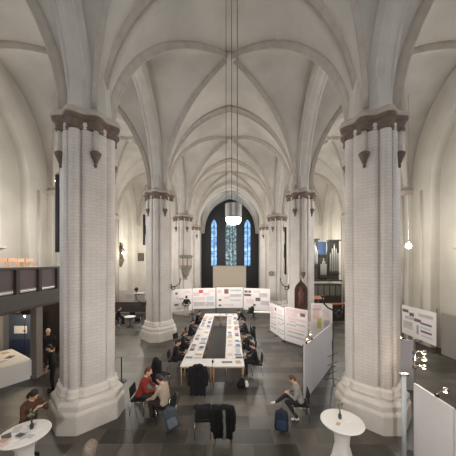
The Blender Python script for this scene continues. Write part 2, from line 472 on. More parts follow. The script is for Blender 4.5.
def make_pillar():
    t = empty('pillar', (0, 0, 0))
    o = lambda a, b: (lambda th: octr(th, a, b))
    mix = lambda f: (lambda th: shaftr(th) * f + .0)
    finish('plinth', loft([ringat(0, o(1.04, .93)), ringat(.5, o(1.04, .93)), ringat(.55, o(1.02, .91)), ringat(.60, o(.96, .87)),
        ringat(.62, o(.98, .89)), ringat(.74, o(.98, .89)), ringat(.78, o(.95, .86)), ringat(.84, o(.88, .80)), ringat(.86, lambda th: shaftr(th) + .10),
        ringat(.93, lambda th: shaftr(th) + .115), ringat(.98, lambda th: shaftr(th) + .09), ringat(1.08, lambda th: shaftr(th) + .07), ringat(1.14, lambda th: shaftr(th) + .0)]), PLINTHM, t)
    finish('shaft', loft([ringat(1.10, grooved), ringat(5.0, grooved), ringat(8.66, grooved)], uv=True), BRICK, t)
    cr = lambda ex: (lambda th: .785 + ex + .075 * math.cos(8 * th) + .015 * math.cos(4 * th))
    finish('capital', loft([ringat(8.46, lambda th: shaftr(th) + .01), ringat(8.5, cr(.01)), ringat(8.54, cr(.03)), ringat(8.58, cr(.0)), ringat(8.7, cr(.03)), ringat(8.76, cr(.09)), ringat(8.84, cr(.10))]), CAPM, t)
    finish('capital_top', loft([ringat(8.83, cr(.08)), ringat(8.85, cr(.13)), ringat(8.93, cr(.13)), ringat(8.97, cr(.09)), ringat(9.02, cr(.08)), ringat(9.08, cr(-.02))]), ABAC, t)
    finish('springer', loft([ringat(9.08, lambda th: octr(th, .66, .6)), ringat(9.8, lambda th: octr(th, .62, .56)), ringat(10.8, lambda th: octr(th, .5, .5))]), RIB, t)
    for q in range(4):
        a = PI / 4 + q * PI / 2; x, y = .73 * math.cos(a), .73 * math.sin(a)
        finish('colonnette', tube([(x, y, 7.88), (x, y, 8.55)], .08, 12), RIB, t, True)
        finish('corbel', lathe([(.02, 7.44), (.045, 7.48), (.035, 7.54), (.08, 7.66), (.14, 7.80), (.15, 7.86), (.10, 7.90)], 14, (x, y, 0)), CAPM, t, True)
    return t
lab = {(1, -1): 'nearest white brick pillar on the left side of the nave', (1, 1): 'nearest white brick pillar on the right side of the nave',
       (2, -1): 'second white pillar from the front on the left, behind the red-jacketed visitor', (2, 1): 'second white pillar on the right, carrying the dark carved epitaph',
       (3, -1): 'third white pillar on the left, carrying the stone pulpit', (3, 1): 'third white pillar on the right, with a small round plaque',
       (4, -1): 'white pillar at the left foot of the choir arch', (4, 1): 'white pillar at the right foot of the choir arch'}
PIL = {}
proto = None
for k in range(1, 5):
    for s in (-1, 1):
        loc = (s * HW, ROWS[k], 0)
        if proto is None:
            proto = make_pillar(); proto.location = loc; t = proto; tag(t, lab[(k, s)], 'pillar', 'pillars of the nave')
            t['category'] = 'pillar'
        else: t = dup(proto, loc, 0, lab[(k, s)], 'pillars of the nave')
        PIL[(k, s)] = t
# a long low shaft ending in a corbel on the second right pillar
p = PIL[(2, 1)]
finish('long_colonnette', tube([(-.1, -.84, 4.1), (-.1, -.84, 8.5)], .075, 12), RIB, p, True)
finish('low_corbel', lathe([(.02, 3.72), (.06, 3.8), (.12, 3.95), (.15, 4.05), (.1, 4.12)], 14, (-.1, -.84, 0)), CAPM, p, True)

# ------------------------------------------------------------------ things fixed to the pillars
def bracket(loc, rz, k, label):
    t = empty('candle_bracket', loc, rz, label, 'wall bracket', 'wrought iron arms on the pillars')
    pts = [(0, 0, .0), (.12, 0, -.03), (.28, 0, .0), (.44, 0, .08), (.55, 0, .2), (.6, 0, .34), (.61, 0, .44)]
    finish('arm', tube([(x * k, 0, z) for x, y, z in pts], .026, 8), BLACKM, t, True)
    curl = [(.12 + .1 * math.sin(a), 0, -.12 - .1 * math.cos(a) * -1 - .0) for a in [q * 2 * PI / 14 for q in range(13)]]
    finish('scroll', tube(curl, .026, 8), BLACKM, t, True)
    finish('wall_plate', box((-.02, 0, 0), (.04, .08, .3)), BLACKM, t)
    finish('candle_cup', lathe([(.02, 0), (.06, .03), (.065, .05), (.03, .05)], 12, (.61 * k, 0, .43)), BLACKM, t, True)
    return t
bracket((3.74, 8.2, 3.1), PI, 1.1, 'black wrought iron arm with a scroll beside the front right pillar')
bracket((-3.62, 15.3, 3.2), 0, .9, 'black wrought iron arm on the second left pillar towards the nave')
bracket((-5.22, 15.3, 2.2), PI, 1, 'black wrought iron arm on the second left pillar towards the aisle')
bracket((3.62, 15.3, 3.2), PI, .8, 'black wrought iron arm on the second right pillar towards the nave')

def loudspeaker(loc, h, label):
    t = empty('column_loudspeaker', loc, 0, label, 'loudspeaker', 'slim loudspeakers on the pillars')
    finish('cabinet', box((0, 0, h / 2), (.12, .12, h), bevel=.015), BLACKM, t)
    finish('wall_bracket', box((.07 if loc[0] < 0 else -.07, 0, h * .5), (.06, .05, h * .3)), BLACKM, t)
loudspeaker((-5.34, 7.68, 5.0), 2.4, 'slim black column loudspeaker on the front left pillar')
loudspeaker((-5.34, 15.36, 5.75), 1.9, 'slim black column loudspeaker on the second left pillar')
loudspeaker((3.50, 15.6, 3.9), 3.0, 'slim black column loudspeaker on the second right pillar')

t = empty('spotlight', (-6.35, 9.2, 7.7), 0, 'small glowing spotlight left of the front left pillar', 'lamp')
finish('hanging_cable', tube([(0, 0, .3), (0, 0, 6.2)], .012, 6), BLACKM, t)
finish('lamp_housing', lathe([(.05, .32), (.12, .25), (.15, .06), (.15, .02)], 16), STEEL, t, True)
finish('bulb', lathe([(.02, -.14), (.1, -.1), (.14, 0), (.12, .05)], 16), LAMPW, t, True)

# carved epitaph
t = empty('epitaph', (4.15, 14.44, 1.95), math.radians(-12), 'dark brown carved wooden epitaph on the second right pillar', 'memorial')
eo = arch2d(0, .33, 0, 1.05, 1.58)
finish('backboard', slab_poly(eo, [], .10, (0, 0, 0), (1, 0, 0), (0, 0, 1), (0, 1, 0)), BROWNC, t)
fr = [(x, -.02, z) for x, z in eo]
finish('moulding', tube(fr, .045, 8, True), BROWNC, t, True)
finish('relief', lathe([(.06, .2), (.16, .25), (.13, .6), (.17, .95), (.07, 1.05), (.1, 1.12), (.09, 1.25), (.03, 1.3)], 14, (0, -.03, 0)), mat('russet_carving', (92, 56, 44), .6), t, True)
finish('pinnacle', lathe([(.06, 1.52), (.09, 1.6), (.04, 1.68), (.02, 1.78)], 10, (0, .03, 0)), BROWNC, t, True)
# plaque
t = empty('round_plaque', (3.72, 22.42, 3.65), math.radians(-42), 'round grey stone plaque on the third right pillar', 'plaque')
finish('disc', lathe([(.2, -.04), (.23, -.03), (.23, .03), (.18, .05), (.17, .03)], 24), STONEG, t)
t.children[0].rotation_euler = (PI / 2, 0, 0)
# pulpit
t = empty('pulpit', (-3.95, 22.25, 0), 0, 'grey carved stone pulpit on the third left pillar', 'pulpit')
finish('basin', lathe([(.52, 4.2), (.58, 4.25), (.54, 4.3), (.54, 5.1), (.62, 5.15), (.64, 5.27), (.56, 5.31)], 8, (0, 0, 0), PI / 8), STONEG, t)
finish('tapered_foot', lathe([(.06, 3.1), (.14, 3.2), (.1, 3.3), (.26, 3.55), (.3, 3.7), (.28, 3.75), (.42, 4.05), (.5, 4.12), (.46, 4.22)], 8, (0, 0, 0), PI / 8), STONEG, t)
for k in range(8):
    a = k * PI / 4
    finish('relief_panel', box((.51 * math.cos(a), .51 * math.sin(a), 4.7), (.04, .28, .58), a, .015), ABAC, t)

# statue and picture in the left aisle
t = empty('statue', (-10.95, 24.7, 4.9), math.radians(-50), 'dark robed statue on a stone bracket in the left aisle', 'statue')
finish('bracket_stone', lathe([(.1, -.7), (.2, -.5), (.36, -.1), (.4, 0), (.4, .06)], 8), STONEG, t)

# ------------------------------------------------------------------ pendant lamps
t = empty('pendant_lamp', (.11, 7.75, 6.0), 0, 'large drum pendant lamp hanging in the middle of the nave', 'lamp')
finish('drum', lathe([(.25, .08), (.262, .1), (.262, .5), (.255, .52), (.06, .55)], 32), STEEL, t, False)
finish('diffuser', lathe([(.08, -.12), (.17, -.1), (.225, -.04), (.24, .04), (.245, .1)], 32), LAMPN, t, True)
for q, (dx, r, m) in enumerate(((-.235, .008, BLACKM), (-.06, .008, BLACKM), (.12, .018, STEEL))):
    finish('cable', tube([(dx, 0, .5), (dx, 0, 8.0)], r, 6), m, t)

def globe(loc, label, r=.17, top=13.5):
    t = empty('pendant_lamp', loc, 0, label, 'lamp', 'small pendant lamps in the aisles')
    finish('cable', tube([(0, 0, .2), (0, 0, top - loc[2])], .009, 6), STEEL, t)
    finish('lamp_holder', lathe([(.03, .3), (.07, .26), (.1, .12), (.09, .1)], 16), STEEL, t, True)
    finish('glass_shade', lathe([(.02, -r), (r * .7, -r * .7), (r, 0), (r * .75, .1), (.08, .14)], 20), LAMPW, t, True)
globe(at(124, 253, 24) , 'small glowing pendant lamp in the left aisle between two pillars', .18)
globe(at(408.5, 246, 13), 'small glowing pendant lamp in front of the right aisle wall', .14)

# ------------------------------------------------------------------ organ in the right aisle
ox, oy = 8.8, 22.6
t = empty('organ', (ox, oy, 0), 0, 'dark wooden organ with silver pipes in the right aisle', 'organ')
finish('lower_case', box((0, .3, 1.35), (2.7, .8, 2.7)), ORGAN, t)
for q in range(5): finish('case_panel', box((-1.06 + q * .53, -.12, 2.1), (.42, .04, .9), bevel=.01), mat('sage_panel', (84, 84, 74), .6), t)
finish('impost', box((0, .25, 3.0), (2.8, .9, .12)), ORGAN, t)
for (cx, w, zb, zt) in ((-.98, .68, 4.35, 6.75), (-.2, .7, 3.35, 5.3), (.78, 1.0, 3.7, 6.65)):
    finish('tower_back', box((cx, .45, (3 + zt) / 2), (w, .4, zt - 3)), ORGAN, t)
    finish('tower_cornice', box((cx, .3, zt + .04), (w + .08, .7, .1)), ORGAN, t)
    finish('pipe_rest', box((cx, .2, zb - .05), (w, .3, .1)), ORGAN, t)
    n = 5
    for i in range(n):
        x = cx + (i - 2) * (w - .12) / n
        h = (zt - zb - .25) * (1 - .16 * abs(i - 2))
        finish('pipe', lathe([(.015, 0), (.055, .25), (.058, h * .92), (.058, h), (.05, h)], 12, (x, .12, zb)), PIPE, t, True)
finish('blue_board', box((-.15, .68, 6.0), (.8, .05, 1.2)), mat('blue_board', (58, 92, 140), .5), t)
t = empty('organ_bench', (7.4, 19.6, 0), .1, 'reddish brown wooden desk in front of the organ', 'desk')
finish('desk_top', box((.6, 0, 1.36), (3.0, .6, .06), bevel=.01), REDW, t)
finish('desk_front', box((.6, -.22, .7), (2.9, .05, 1.28)), ORGAN, t)
for q in (-.85, 2.05): finish('desk_side', box((q, .05, .68), (.05, .5, 1.32)), REDW, t)
t = empty('music_stand', (6.85, 19.1, 0), 0, 'small reddish lectern board standing left of the organ desk', 'lectern')
finish('sloping_top', box((0, 0, 1.95), (.75, .45, .05), rx=.5), REDW, t)
finish('post', tube([(0, .05, .04), (0, .05, 1.95)], .05, 10), REDW, t)
finish('foot', lathe([(.25, 0), (.25, .03), (.05, .07)], 16), REDW, t)

# ------------------------------------------------------------------ gallery on the left
gx = -7.85
t = empty('gallery', (gx, 0, 0), 0, 'dark wooden gallery with panelled parapet in the left aisle', 'balcony')
YG0, YG1 = 1.0, 13.0
finish('deck', box((-1.65, (YG0 + YG1) / 2, 3.42), (3.2, YG1 - YG0, .2)), GALB, t)
finish('front_beam', box((0, (YG0 + YG1) / 2, 3.2), (.3, YG1 - YG0, .62), bevel=.02), GALB, t)
finish('lower_fascia', box((.04, (YG0 + YG1) / 2, 2.93), (.26, YG1 - YG0, .1), bevel=.015), GALD, t)
finish('ledge', box((-.12, (YG0 + YG1) / 2, 3.57), (.24, YG1 - YG0, .05)), mat('pale_ledge', (200, 192, 180), .6), t)
finish('handrail', box((.02, (YG0 + YG1) / 2, 4.46), (.24, YG1 - YG0 + .1, .1), bevel=.02), GALB, t)
yy = 1.6; posts = []
while yy < YG1:
    posts.append(yy); yy += 1.06
for y in posts:
    finish('parapet_post', box((.06, y, 3.86), (.13, .17, 1.24), bevel=.012), GALD, t)
for a, b in zip(posts, posts[1:]):
    finish('parapet_panel', box((0, (a + b) / 2, 4.06), (.04, b - a - .15, .76)), GALW, t)
for y in (2.6, 10.15, 12.9):
    finish('support_post', box((-.1, y, 1.44), (.26, .34, 2.88), bevel=.02), POSTM, t)
    finish('post_foot', box((-.1, y, .06), (.34, .42, .12), bevel=.02), POSTM, t)
finish('end_parapet', box((-1.7, YG1 + .03, 3.95), (3.5, .06, 1.0)), GALW, t)
for q in range(2): finish('seating_tier', box((-2.0 - q * .9, 7, 3.62 + q * .2), (1.0 - q * .1, 11.6, .24 + q * .4)), GALB, t)
# screen wall under the gallery
t = empty('timber_screen', (-9.7, 13.5, 0), 0, 'dark timber screen closing the space under the gallery', 'partition')
finish('screen_boards', box((0, 0, 1.42), (3.4, .08, 2.84)), GALD, t)
finish('screen_poster', box((1.05, -.06, 2.0), (.55, .02, .7)), mat('blue_poster', (52, 76, 124), .6), t)
finish('cream_notice', box((1.15, -.06, 2.55), (.5, .02, .35)), mat('cream_notice', (206, 190, 160), .6), t)

# chairs up on the gallery (pale wooden)
def wood_chair():
    t = empty('wooden_chair', (0, 0, 0))
    finish('seat', box((0, 0, .44), (.42, .42, .035), bevel=.01), CHAIRO, t)
    finish('backrest', box((0, -.2, .76), (.36, .025, .16), bevel=.01, rx=-.1), CHAIRO, t)
    for sx in (-1, 1):
        finish('leg', tube([(sx * .18, .18, 0), (sx * .18, .18, .43)], .02, 8), CHAIRO, t)
        finish('leg', tube([(sx * .18, -.18, 0), (sx * .18, -.18, .44), (sx * .18, -.215, .85)], .02, 8), CHAIRO, t)
    return t
wproto = None
k = 0
for px in (2, 9, 16, 23, 29):
    loc = Vector(((px - VPX) * 9.9 / FPX, 9.75 + .25 * (k % 2), 4.04)); loc.x = max(loc.x, -9.25)
    loc = Vector((-9.7, 10.2 + k * .5, 4.02))
    ords = ['first', 'second', 'third', 'fourth', 'last'][k]
    lb = 'pale orange wooden chair on the gallery, %s one counted from the left picture edge' % ords
    if wproto is None: wproto = wood_chair(); wproto.location = loc; wproto.rotation_euler = (0, 0, -PI / 2 + .1); tag(wproto, lb, 'chair', 'wooden chairs on the gallery')
    else: dup(wproto, loc, -PI / 2 + random.uniform(-.2, .2), lb, 'wooden chairs on the gallery')
    k += 1

# ------------------------------------------------------------------ people (one continuous skin from joined tapered limbs)
WORK = bpy.data.scenes.new('work')
class Blob:
    def __init__(s): s.P = []
    def cap(s, a, ra, b, rb, tg): s.P.append(('c', Vector(a), ra, Vector(b), rb, tg))
    def ell(s, c, r, tg, R=None): s.P.append(('e', Vector(c), Vector(r), R or Matrix.Identity(3), 0, tg))
    def build(s, name, mats, parent, voxel, smooth=4, fold=0.0, seed=0):
        bm = bmesh.new()
        for p in s.P:
            if p[0] == 'c':
                _, a, ra, b, rb, tg = p
                d = b - a; L = d.length
                if L < 1e-5: d = Vector((0, 0, 1)); L = 1e-5
                d = d / L
                q = Vector((0, 0, 1)).rotation_difference(d).to_matrix()
                seg = 12; rings = []
                prof = [(ra * math.sin(h), -ra * math.cos(h)) for h in (.02, .5, 1.0, PI / 2)] + [(rb * math.cos(h), L + rb * math.sin(h)) for h in (0, .55, 1.05, PI / 2 - .02)]
                for r, z in prof: rings.append([bm.verts.new(a + q @ Vector((r * math.cos(2 * PI * k / seg), r * math.sin(2 * PI * k / seg), z))) for k in range(seg)])
                for A, B in zip(rings, rings[1:]):
                    for k in range(seg): bm.faces.new((A[k], A[(k + 1) % seg], B[(k + 1) % seg], B[k]))
                bm.faces.new(rings[0][::-1]); bm.faces.new(rings[-1])
            else:
                _, c, r, R, _, tg = p
                M = Matrix.Translation(c) @ R.to_4x4() @ Matrix.Diagonal((*r, 1))
                bmesh.ops.create_uvsphere(bm, u_segments=16, v_segments=10, radius=1, matrix=M)
        bmesh.ops.recalc_face_normals(bm, faces=bm.faces)
        me = bpy.data.meshes.new('tmp'); bm.to_mesh(me); bm.free()
        o = bpy.data.objects.new('tmp', me); WORK.collection.objects.link(o)
        md = o.modifiers.new('r', 'REMESH'); md.mode = 'VOXEL'; md.voxel_size = voxel
        sm = o.modifiers.new('s', 'SMOOTH'); sm.factor = .5; sm.iterations = smooth
        with bpy.context.temp_override(scene=WORK, view_layer=WORK.view_layers[0]):
            dg = bpy.context.evaluated_depsgraph_get(); dg.update()
            me2 = bpy.data.meshes.new_from_object(o.evaluated_get(dg))
        me2.name = name
        bpy.data.objects.remove(o); bpy.data.meshes.remove(me)
        n = len(me2.polygons)
        ctr = np.empty(n * 3); me2.polygons.foreach_get('center', ctr); ctr = ctr.reshape(-1, 3)
        best = np.full(n, 1e9); idx = np.zeros(n, dtype=np.int32)
        keys = list(mats)
        for p in s.P:
            if p[0] == 'c':
                _, a, ra, b, rb, tg = p
                a_, b_ = np.array(a), np.array(b); d = b_ - a_; L2 = max(1e-9, d @ d)
                tt = np.clip((ctr - a_) @ d / L2, 0, 1)
                dist = np.linalg.norm(ctr - a_ - tt[:, None] * d, axis=1) - (ra + (rb - ra) * tt)
            else:
                _, c, r, R, _, tg = p
                q = (ctr - np.array(c)) @ np.array(R) / np.array(r)
                dist = (np.linalg.norm(q, axis=1) - 1) * min(r)
            m = dist < best; best[m] = dist[m]; idx[m] = keys.index(tg)
        for kk in keys: me2.materials.append(mats[kk])
        me2.polygons.foreach_set('material_index', idx)
        me2.polygons.foreach_set('use_smooth', np.ones(n, dtype=bool))
        if fold > 0:
            for v in me2.vertices:
                c = v.co; w = noise.noise(Vector((c.x * 11 + seed, c.y * 11, c.z * 4))) + .6 * noise.noise(Vector((c.x * 24, c.y * 24 + seed, c.z * 9)))
                v.co += v.normal * w * fold
        me2.update()
        ob = bpy.data.objects.new(name, me2); COL.objects.link(ob)
        if parent is not None: ob.parent = parent
        return ob

def ik(s, t, l1, l2, pole):
    s, t, pole = Vector(s), Vector(t), Vector(pole)
    d = t - s; L = d.length; mx = (l1 + l2) * .985
    if L > mx: t = s + d * (mx / L); d = t - s; L = mx
    a = (l1 * l1 - l2 * l2 + L * L) / (2 * L); h = math.sqrt(max(0, l1 * l1 - a * a))
    u = d / L; pp = (pole - u * pole.dot(u)).normalized()
    return s + u * a + pp * h, t

SKIN = mat('skin', (206, 160, 134), .6)
LIPS = mat('lips', (160, 90, 84), .6)
EYEM = mat('eye_dark', (40, 30, 28), .4)
def person(loc, rz, label, top, trousers, shoes, hair, pose='sit', lean=8, headpitch=15, headyaw=0, hands=None, legs=None, scale=1.0, voxel=.014, hairlong=0.0, hairbig=1.0, twist=0, shoulders=1.0, hat=None):
    t = empty('person', loc, rz, label, 'person'); t.scale = (scale,) * 3
    B = Blob()
    hz = .56 if pose == 'sit' else .93
    l = math.radians(lean); D = Vector((0, math.sin(l), math.cos(l))); Fw = Vector((0, math.cos(l), -math.sin(l))); X = Vector((1, 0, 0))
    Pv = Vector((0, 0, hz))
    wd = shoulders
    def bar(h, hw, r, tg, f=0): 
        c = Pv + D * h + Fw * f; B.cap(c - X * hw, r, c + X * hw, r, tg); return c
    bar(-.02, .075, .112, 'trousers'); bar(.05, .07, .112, 'trousers' if pose != 'sit' else 'top')
    bar(.16, .07, .105, 'top'); bar(.26, .08, .112, 'top', .005); bar(.36, .092 * wd, .118, 'top', .01); bar(.44, .12 * wd, .085, 'top')
    bar(.0, .08, .118, 'top') if pose != 'sit' else bar(.02, .08, .118, 'top')
    nk = Pv + D * .49
    B.cap(Pv + D * .44, .075, nk + D * .07, .052, 'skin' )
    hl = l + math.radians(headpitch); hy = math.radians(headyaw)
    Rm = (Matrix.Rotation(-hy, 3, 'Z') @ Matrix.Rotation(-hl * 1.0, 3, 'X'))
    hc = nk + D * .10 + Rm @ Vector((0, .015, .09))
    H = lambda x, y, z: hc + Rm @ Vector((x, y, z))
    B.ell(hc, (.076, .095, .112), 'skin', Rm); B.ell(H(0, .025, -.06), (.055, .062, .062), 'skin', Rm)
    B.ell(H(0, .103, -.012), (.015, .022, .026), 'skin', Rm)
    for q in (-1, 1):
        B.ell(H(q * .078, -.005, -.01), (.012, .022, .034), 'skin', Rm)
        B.ell(H(q * .032, .085, .018), (.014, .012, .009), 'eye', Rm)
    B.ell(H(0, .088, -.055), (.026, .012, .009), 'lips', Rm)
    # arms
    hands = hands or {-1: (-.14, .34, hz + .1), 1: (.14, .34, hz + .1)}
    for q in (-1, 1):
        sh = Pv + D * .43 + X * q * .175 * wd
        el, hd = ik(sh, hands[q], .29, .26, (q * .8, -.5, -.6))
        B.cap(sh, .066, el, .048, 'top'); B.cap(el, .047, el + (hd - el) * .9, .034, 'top'); B.cap(el + (hd - el) * .85, .03, hd, .027, 'skin')
        u = (hd - el).normalized(); side = u.cross(Vector((0, 0, 1)))
        side = side.normalized() if side.length > .1 else X.copy(); up = side.cross(u).normalized()
        Rh = Matrix((side, u, up)).transposed()
        pc = hd + u * .045; B.ell(pc, (.042, .052, .018), 'skin', Rh)
        for i, (off, ln) in enumerate(((-.03, .062), (-.01, .075), (.011, .07), (.031, .055))):
            a = pc + side * off + u * .04; m = a + u * ln * .55 - up * .012; e = m + u * ln * .4 - up * .03
            B.cap(a, .0115, m, .0105, 'skin'); B.cap(m, .0105, e, .0095, 'skin')
        a = pc - side * q * .035 - u * .01; m = a - side * q * .025 + u * .03 - up * .01; e = m + u * .03 - up * .012
        B.cap(a, .014, m, .012, 'skin'); B.cap(m, .012, e, .0105, 'skin')
    # legs
    for q in (-1, 1):
        hp = Pv + X * q * .09 + Vector((0, 0, -.03))
        L = (legs or {}).get(q)
        if L: kn, an, toe = map(Vector, L)
        elif pose == 'sit': kn, an, toe = Vector((q * .12, .43, .53)), Vector((q * .12, .40, .10)), Vector((q * .14, .56, .04))
        else: kn, an, toe = Vector((q * .1, .03, .5)), Vector((q * .1, -.01, .09)), Vector((q * .13, .14, .035))
        B.cap(hp, .095, kn, .066, 'trousers'); B.cap(kn, .066, an, .046, 'trousers')
        ft = (toe - an); heel = an + Vector((0, -.03, -.045)) if abs(an.z - .1) < .06 else an - ft.normalized() * .03
        B.cap(heel, .042, an, .044, 'shoes'); B.cap(heel, .042, toe, .034, 'shoes')
    mats = {'skin': SKIN, 'top': top, 'trousers': trousers, 'shoes': shoes, 'eye': EYEM, 'lips': LIPS}
    B.build('body', mats, t, voxel, 3, .006, random.random() * 50)
    if hair is not None:
        Hb = Blob(); g = hairbig
        Hb.ell(H(0, -.018, .028), (.084 * g, .094 * g, .106 * g), 'hair', Rm)
        Hb.ell(H(0, -.05, -.02), (.078 * g, .07 * g, .09 * g), 'hair', Rm)
        if hairlong > 0:
            Hb.cap(H(-.03, -.07, -.03), .06, H(-.03, -.085, -.08 - hairlong), .05, 'hair'); Hb.cap(H(.03, -.07, -.03), .06, H(.03, -.085, -.08 - hairlong), .05, 'hair')
        Hb.build('hair', {'hair': hair}, t, voxel, 2, .006, 3)
    return t

# statue body
sb = Blob()
sb.cap((0, 0, .1), .3, (0, 0, .9), .2, 'x'); sb.cap((0, 0, .9), .2, (0, 0, 1.3), .2, 'x'); sb.cap((0, 0, 1.3), .1, (0, .02, 1.5), .07, 'x')
sb.ell((0, .02, 1.62), (.1, .12, .14), 'x'); sb.cap((.2, 0, 1.3), .08, (.3, .22, 1.05), .06, 'x'); sb.cap((-.2, 0, 1.3), .08, (-.26, .25, 1.25), .06, 'x'); sb.cap((-.26, .25, 1.25), .05, (-.28, .3, 1.75), .03, 'x')
sb.build('figure', {'x': mat('dark_statue_wood', (58, 50, 46), .6, var=.2)}, [o for o in bpy.data.objects if o.name.startswith('statue')][0], .03, 3, .01)

# ------------------------------------------------------------------ chairs
def black_chair():
    t = empty('stacking_chair', (0, 0, 0))
    finish('seat', box((0, .0, .45), (.44, .43, .045), bevel=.018), BLACK, t)
    finish('backrest', box((0, -.225, .70), (.43, .035, .30), bevel=.015, rx=.12), BLACK, t)
    for sx in (-1, 1):
        finish('leg', tube([(sx * .21, .19, 0), (sx * .205, .19, .43)], .012, 8), CHROME, t, True)
        finish('leg', tube([(sx * .21, -.24, 0), (sx * .205, -.2, .43)], .012, 8), CHROME, t, True)
        finish('back_upright', tube([(sx * .205, -.17, .43), (sx * .2, -.215, .55), (sx * .2, -.255, .84)], .012, 8), CHROME, t, True)
        finish('side_rail', tube([(sx * .21, .19, .42), (sx * .21, -.2, .42)], .012, 8), CHROME, t, True)
    return t
bproto = None
def chair(loc, rz, label, group='black stacking chairs'):
    global bproto
    loc = Vector((loc[0], loc[1], 0))
    if bproto is None:
        bproto = black_chair(); bproto.location = loc; bproto.rotation_euler = (0, 0, rz); return tag(bproto, label, 'chair', group)
    return dup(bproto, loc, rz, label, group)

def coat(loc, rz, label, m=BLACK, w=.24, drop=.45, top=.92, hood=True, sleeves=True, seed=0, lining=None):
    t = empty('coat', (loc[0], loc[1], 0), rz, label, 'coat')
    B = Blob()
    B.cap((-w, -.25, top - .06), .07, (w, -.25, top - .06), .07, 'c')
    for x in (-w * .8, -w * .4, 0, w * .4, w * .8):
        B.cap((x, -.30, top - .08), .06, (x * 1.08, -.34, top - drop), .055, 'c')
        B.cap((x, -.20, top - .08), .05, (x, -.165, top - .32), .05, 'c')
    if hood: B.ell((0, -.30, top + .02), (w * .75, .1, .1), 'c')
    if sleeves:
        for q in (-1, 1):
            B.cap((q * w, -.26, top - .1), .075, (q * (w + .06), -.3, top - .35), .06, 'c'); B.cap((q * (w + .06), -.3, top - .35), .06, (q * (w + .04), -.33, top - .6), .05, 'c')
    if lining:
        B.cap((.03, -.385, top - .1), .03, (.05, -.42, top - drop), .03, 'l')
    mats = {'c': m}
    if lining: mats['l'] = lining
    B.build('draped_cloth', mats, t, .018, 3, .02, seed)
    return t

# ------------------------------------------------------------------ worktables with legs
def table(x0, x1, y0, y1, label, top=WHITE):
    t = empty('table', ((x0 + x1) / 2, (y0 + y1) / 2, 0), 0, label, 'table', 'tables joined to a long ring')
    w, d = x1 - x0, y1 - y0
    finish('tabletop', box((0, 0, .735), (w - .006, d - .006, .03), bevel=.004), top, t)
    finish('apron', box((0, 0, .69), (w - .1, d - .1, .055)), WOODL, t)
    for sx in (-1, 1):
        for sy in (-1, 1):
            finish('leg', tube([(sx * (w / 2 - .05), sy * (d / 2 - .05), 0), (sx * (w / 2 - .05), sy * (d / 2 - .05), .72)], .021, 8), WOODL, t, True)
    return t
TL, TR = -1.9, .55
YT = [10.12 + 1.6 * k for k in range(6)]
o5 = ['nearest', 'second', 'third', 'fourth', 'farthest']
for k in range(5):
    table(TL, TL + .75, YT[k], YT[k + 1], 'white table, %s of the left row strewn with papers' % o5[k])
    table(TR - .75, TR, YT[k], YT[k + 1], 'white table, %s of the right row strewn with papers' % o5[k])
table(TL, -.68, 9.35, 10.1, 'white front table closing the ring at its left corner')
table(-.67, TR, 9.35, 10.1, 'white front table closing the ring at its right corner')
table(TL, -.68, 18.14, 18.9, 'white back table closing the ring at its far left corner')
table(-.67, TR, 18.14, 18.9, 'white back table closing the ring at its far right corner')
finish('floor_strip', box((-.68, 13.9, .006), (1.5, 8.4, .012)), STRIPM); tag(bpy.data.objects['floor_strip'], 'slate grey strip on the floor between the two table rows', 'floor_strip')  # even slate grey strip laid over the slabs

# papers
PC = [PAPER, PAPER, PAPERG, mat('pink_paper', (226, 190, 190), .8), mat('blue_print', (120, 132, 164), .8), mat('dark_print', (92, 88, 96), .8), mat('tan_print', (190, 164, 134), .8), TXT]
CN = {0: 'white', 1: 'white', 2: 'grey', 3: 'pink', 4: 'blue-grey', 5: 'dark', 6: 'tan', 7: 'lined'}
def sheet(x, y, i, rz, w, h, label, group, z=.752):
    o = finish('paper_sheet', box((0, 0, 0), (w, h, .003)), PC[i]); 
    me = o.data
    o.location = (x, y, z); o.rotation_euler = (0, 0, rz)
    return tag(o, label, 'paper', group)
cells = set()
for side, x0 in (('left', TL), ('right', TR - .75)):
    for j in range(26):
        for c in range(2):
            if random.random() < .06: continue
            i = random.choice((0, 1, 2, 2, 3, 4, 4, 5, 6, 6, 7))
            y = 10.22 + j * .304 + random.uniform(-.03, .03); x = x0 + .19 + c * .37 + random.uniform(-.02, .02)
            sheet(x, y, i, random.uniform(-.15, .15) + (PI / 2 if random.random() < .3 else 0), .2, .29,
                  '%s printed sheet lying among others on the %s table row' % (CN[i], side), 'papers on the %s table row' % side, .7525 + .0005 * (j % 3))
for j in range(5):
    sheet(-1.75 + j * .5, 18.5, (0, 3, 2, 4, 6)[j], .1 * j, .21, .29, '%s printed sheet on the far cross table' % CN[(0, 3, 2, 4, 6)[j]], 'papers on the far cross table')
sheet(-1.6, 9.7, 7, .1, .3, .21, 'printed sheet on the front cross table near its left corner', None)
sheet(.32, 9.75, 6, .2, .21, .3, 'tan sheet on the front cross table near its right corner', None)
t = empty('folder', (-.12, 9.72, .752), .03, 'dark blue-grey folder lying on the front table', 'folder')
finish('cover', box((0, 0, .016), (.42, .13, .006)), mat('slate_folder', (64, 66, 84), .6), t)
finish('pages', box((.005, 0, .007), (.40, .12, .013)), PAPER, t)
t = empty('drinking_cup', (-.68, 9.66, .752), 0, 'small dark cup standing on the front table', 'cup')
finish('cup_body', lathe([(.026, 0), (.034, .09), (.037, .1), (.032, .1), (.024, .015)], 16), BLACKM, t, True)
finish('handle', tube([(.034, 0, .08), (.06, 0, .07), (.06, 0, .04), (.03, 0, .025)], .006, 6), BLACKM, t, True)

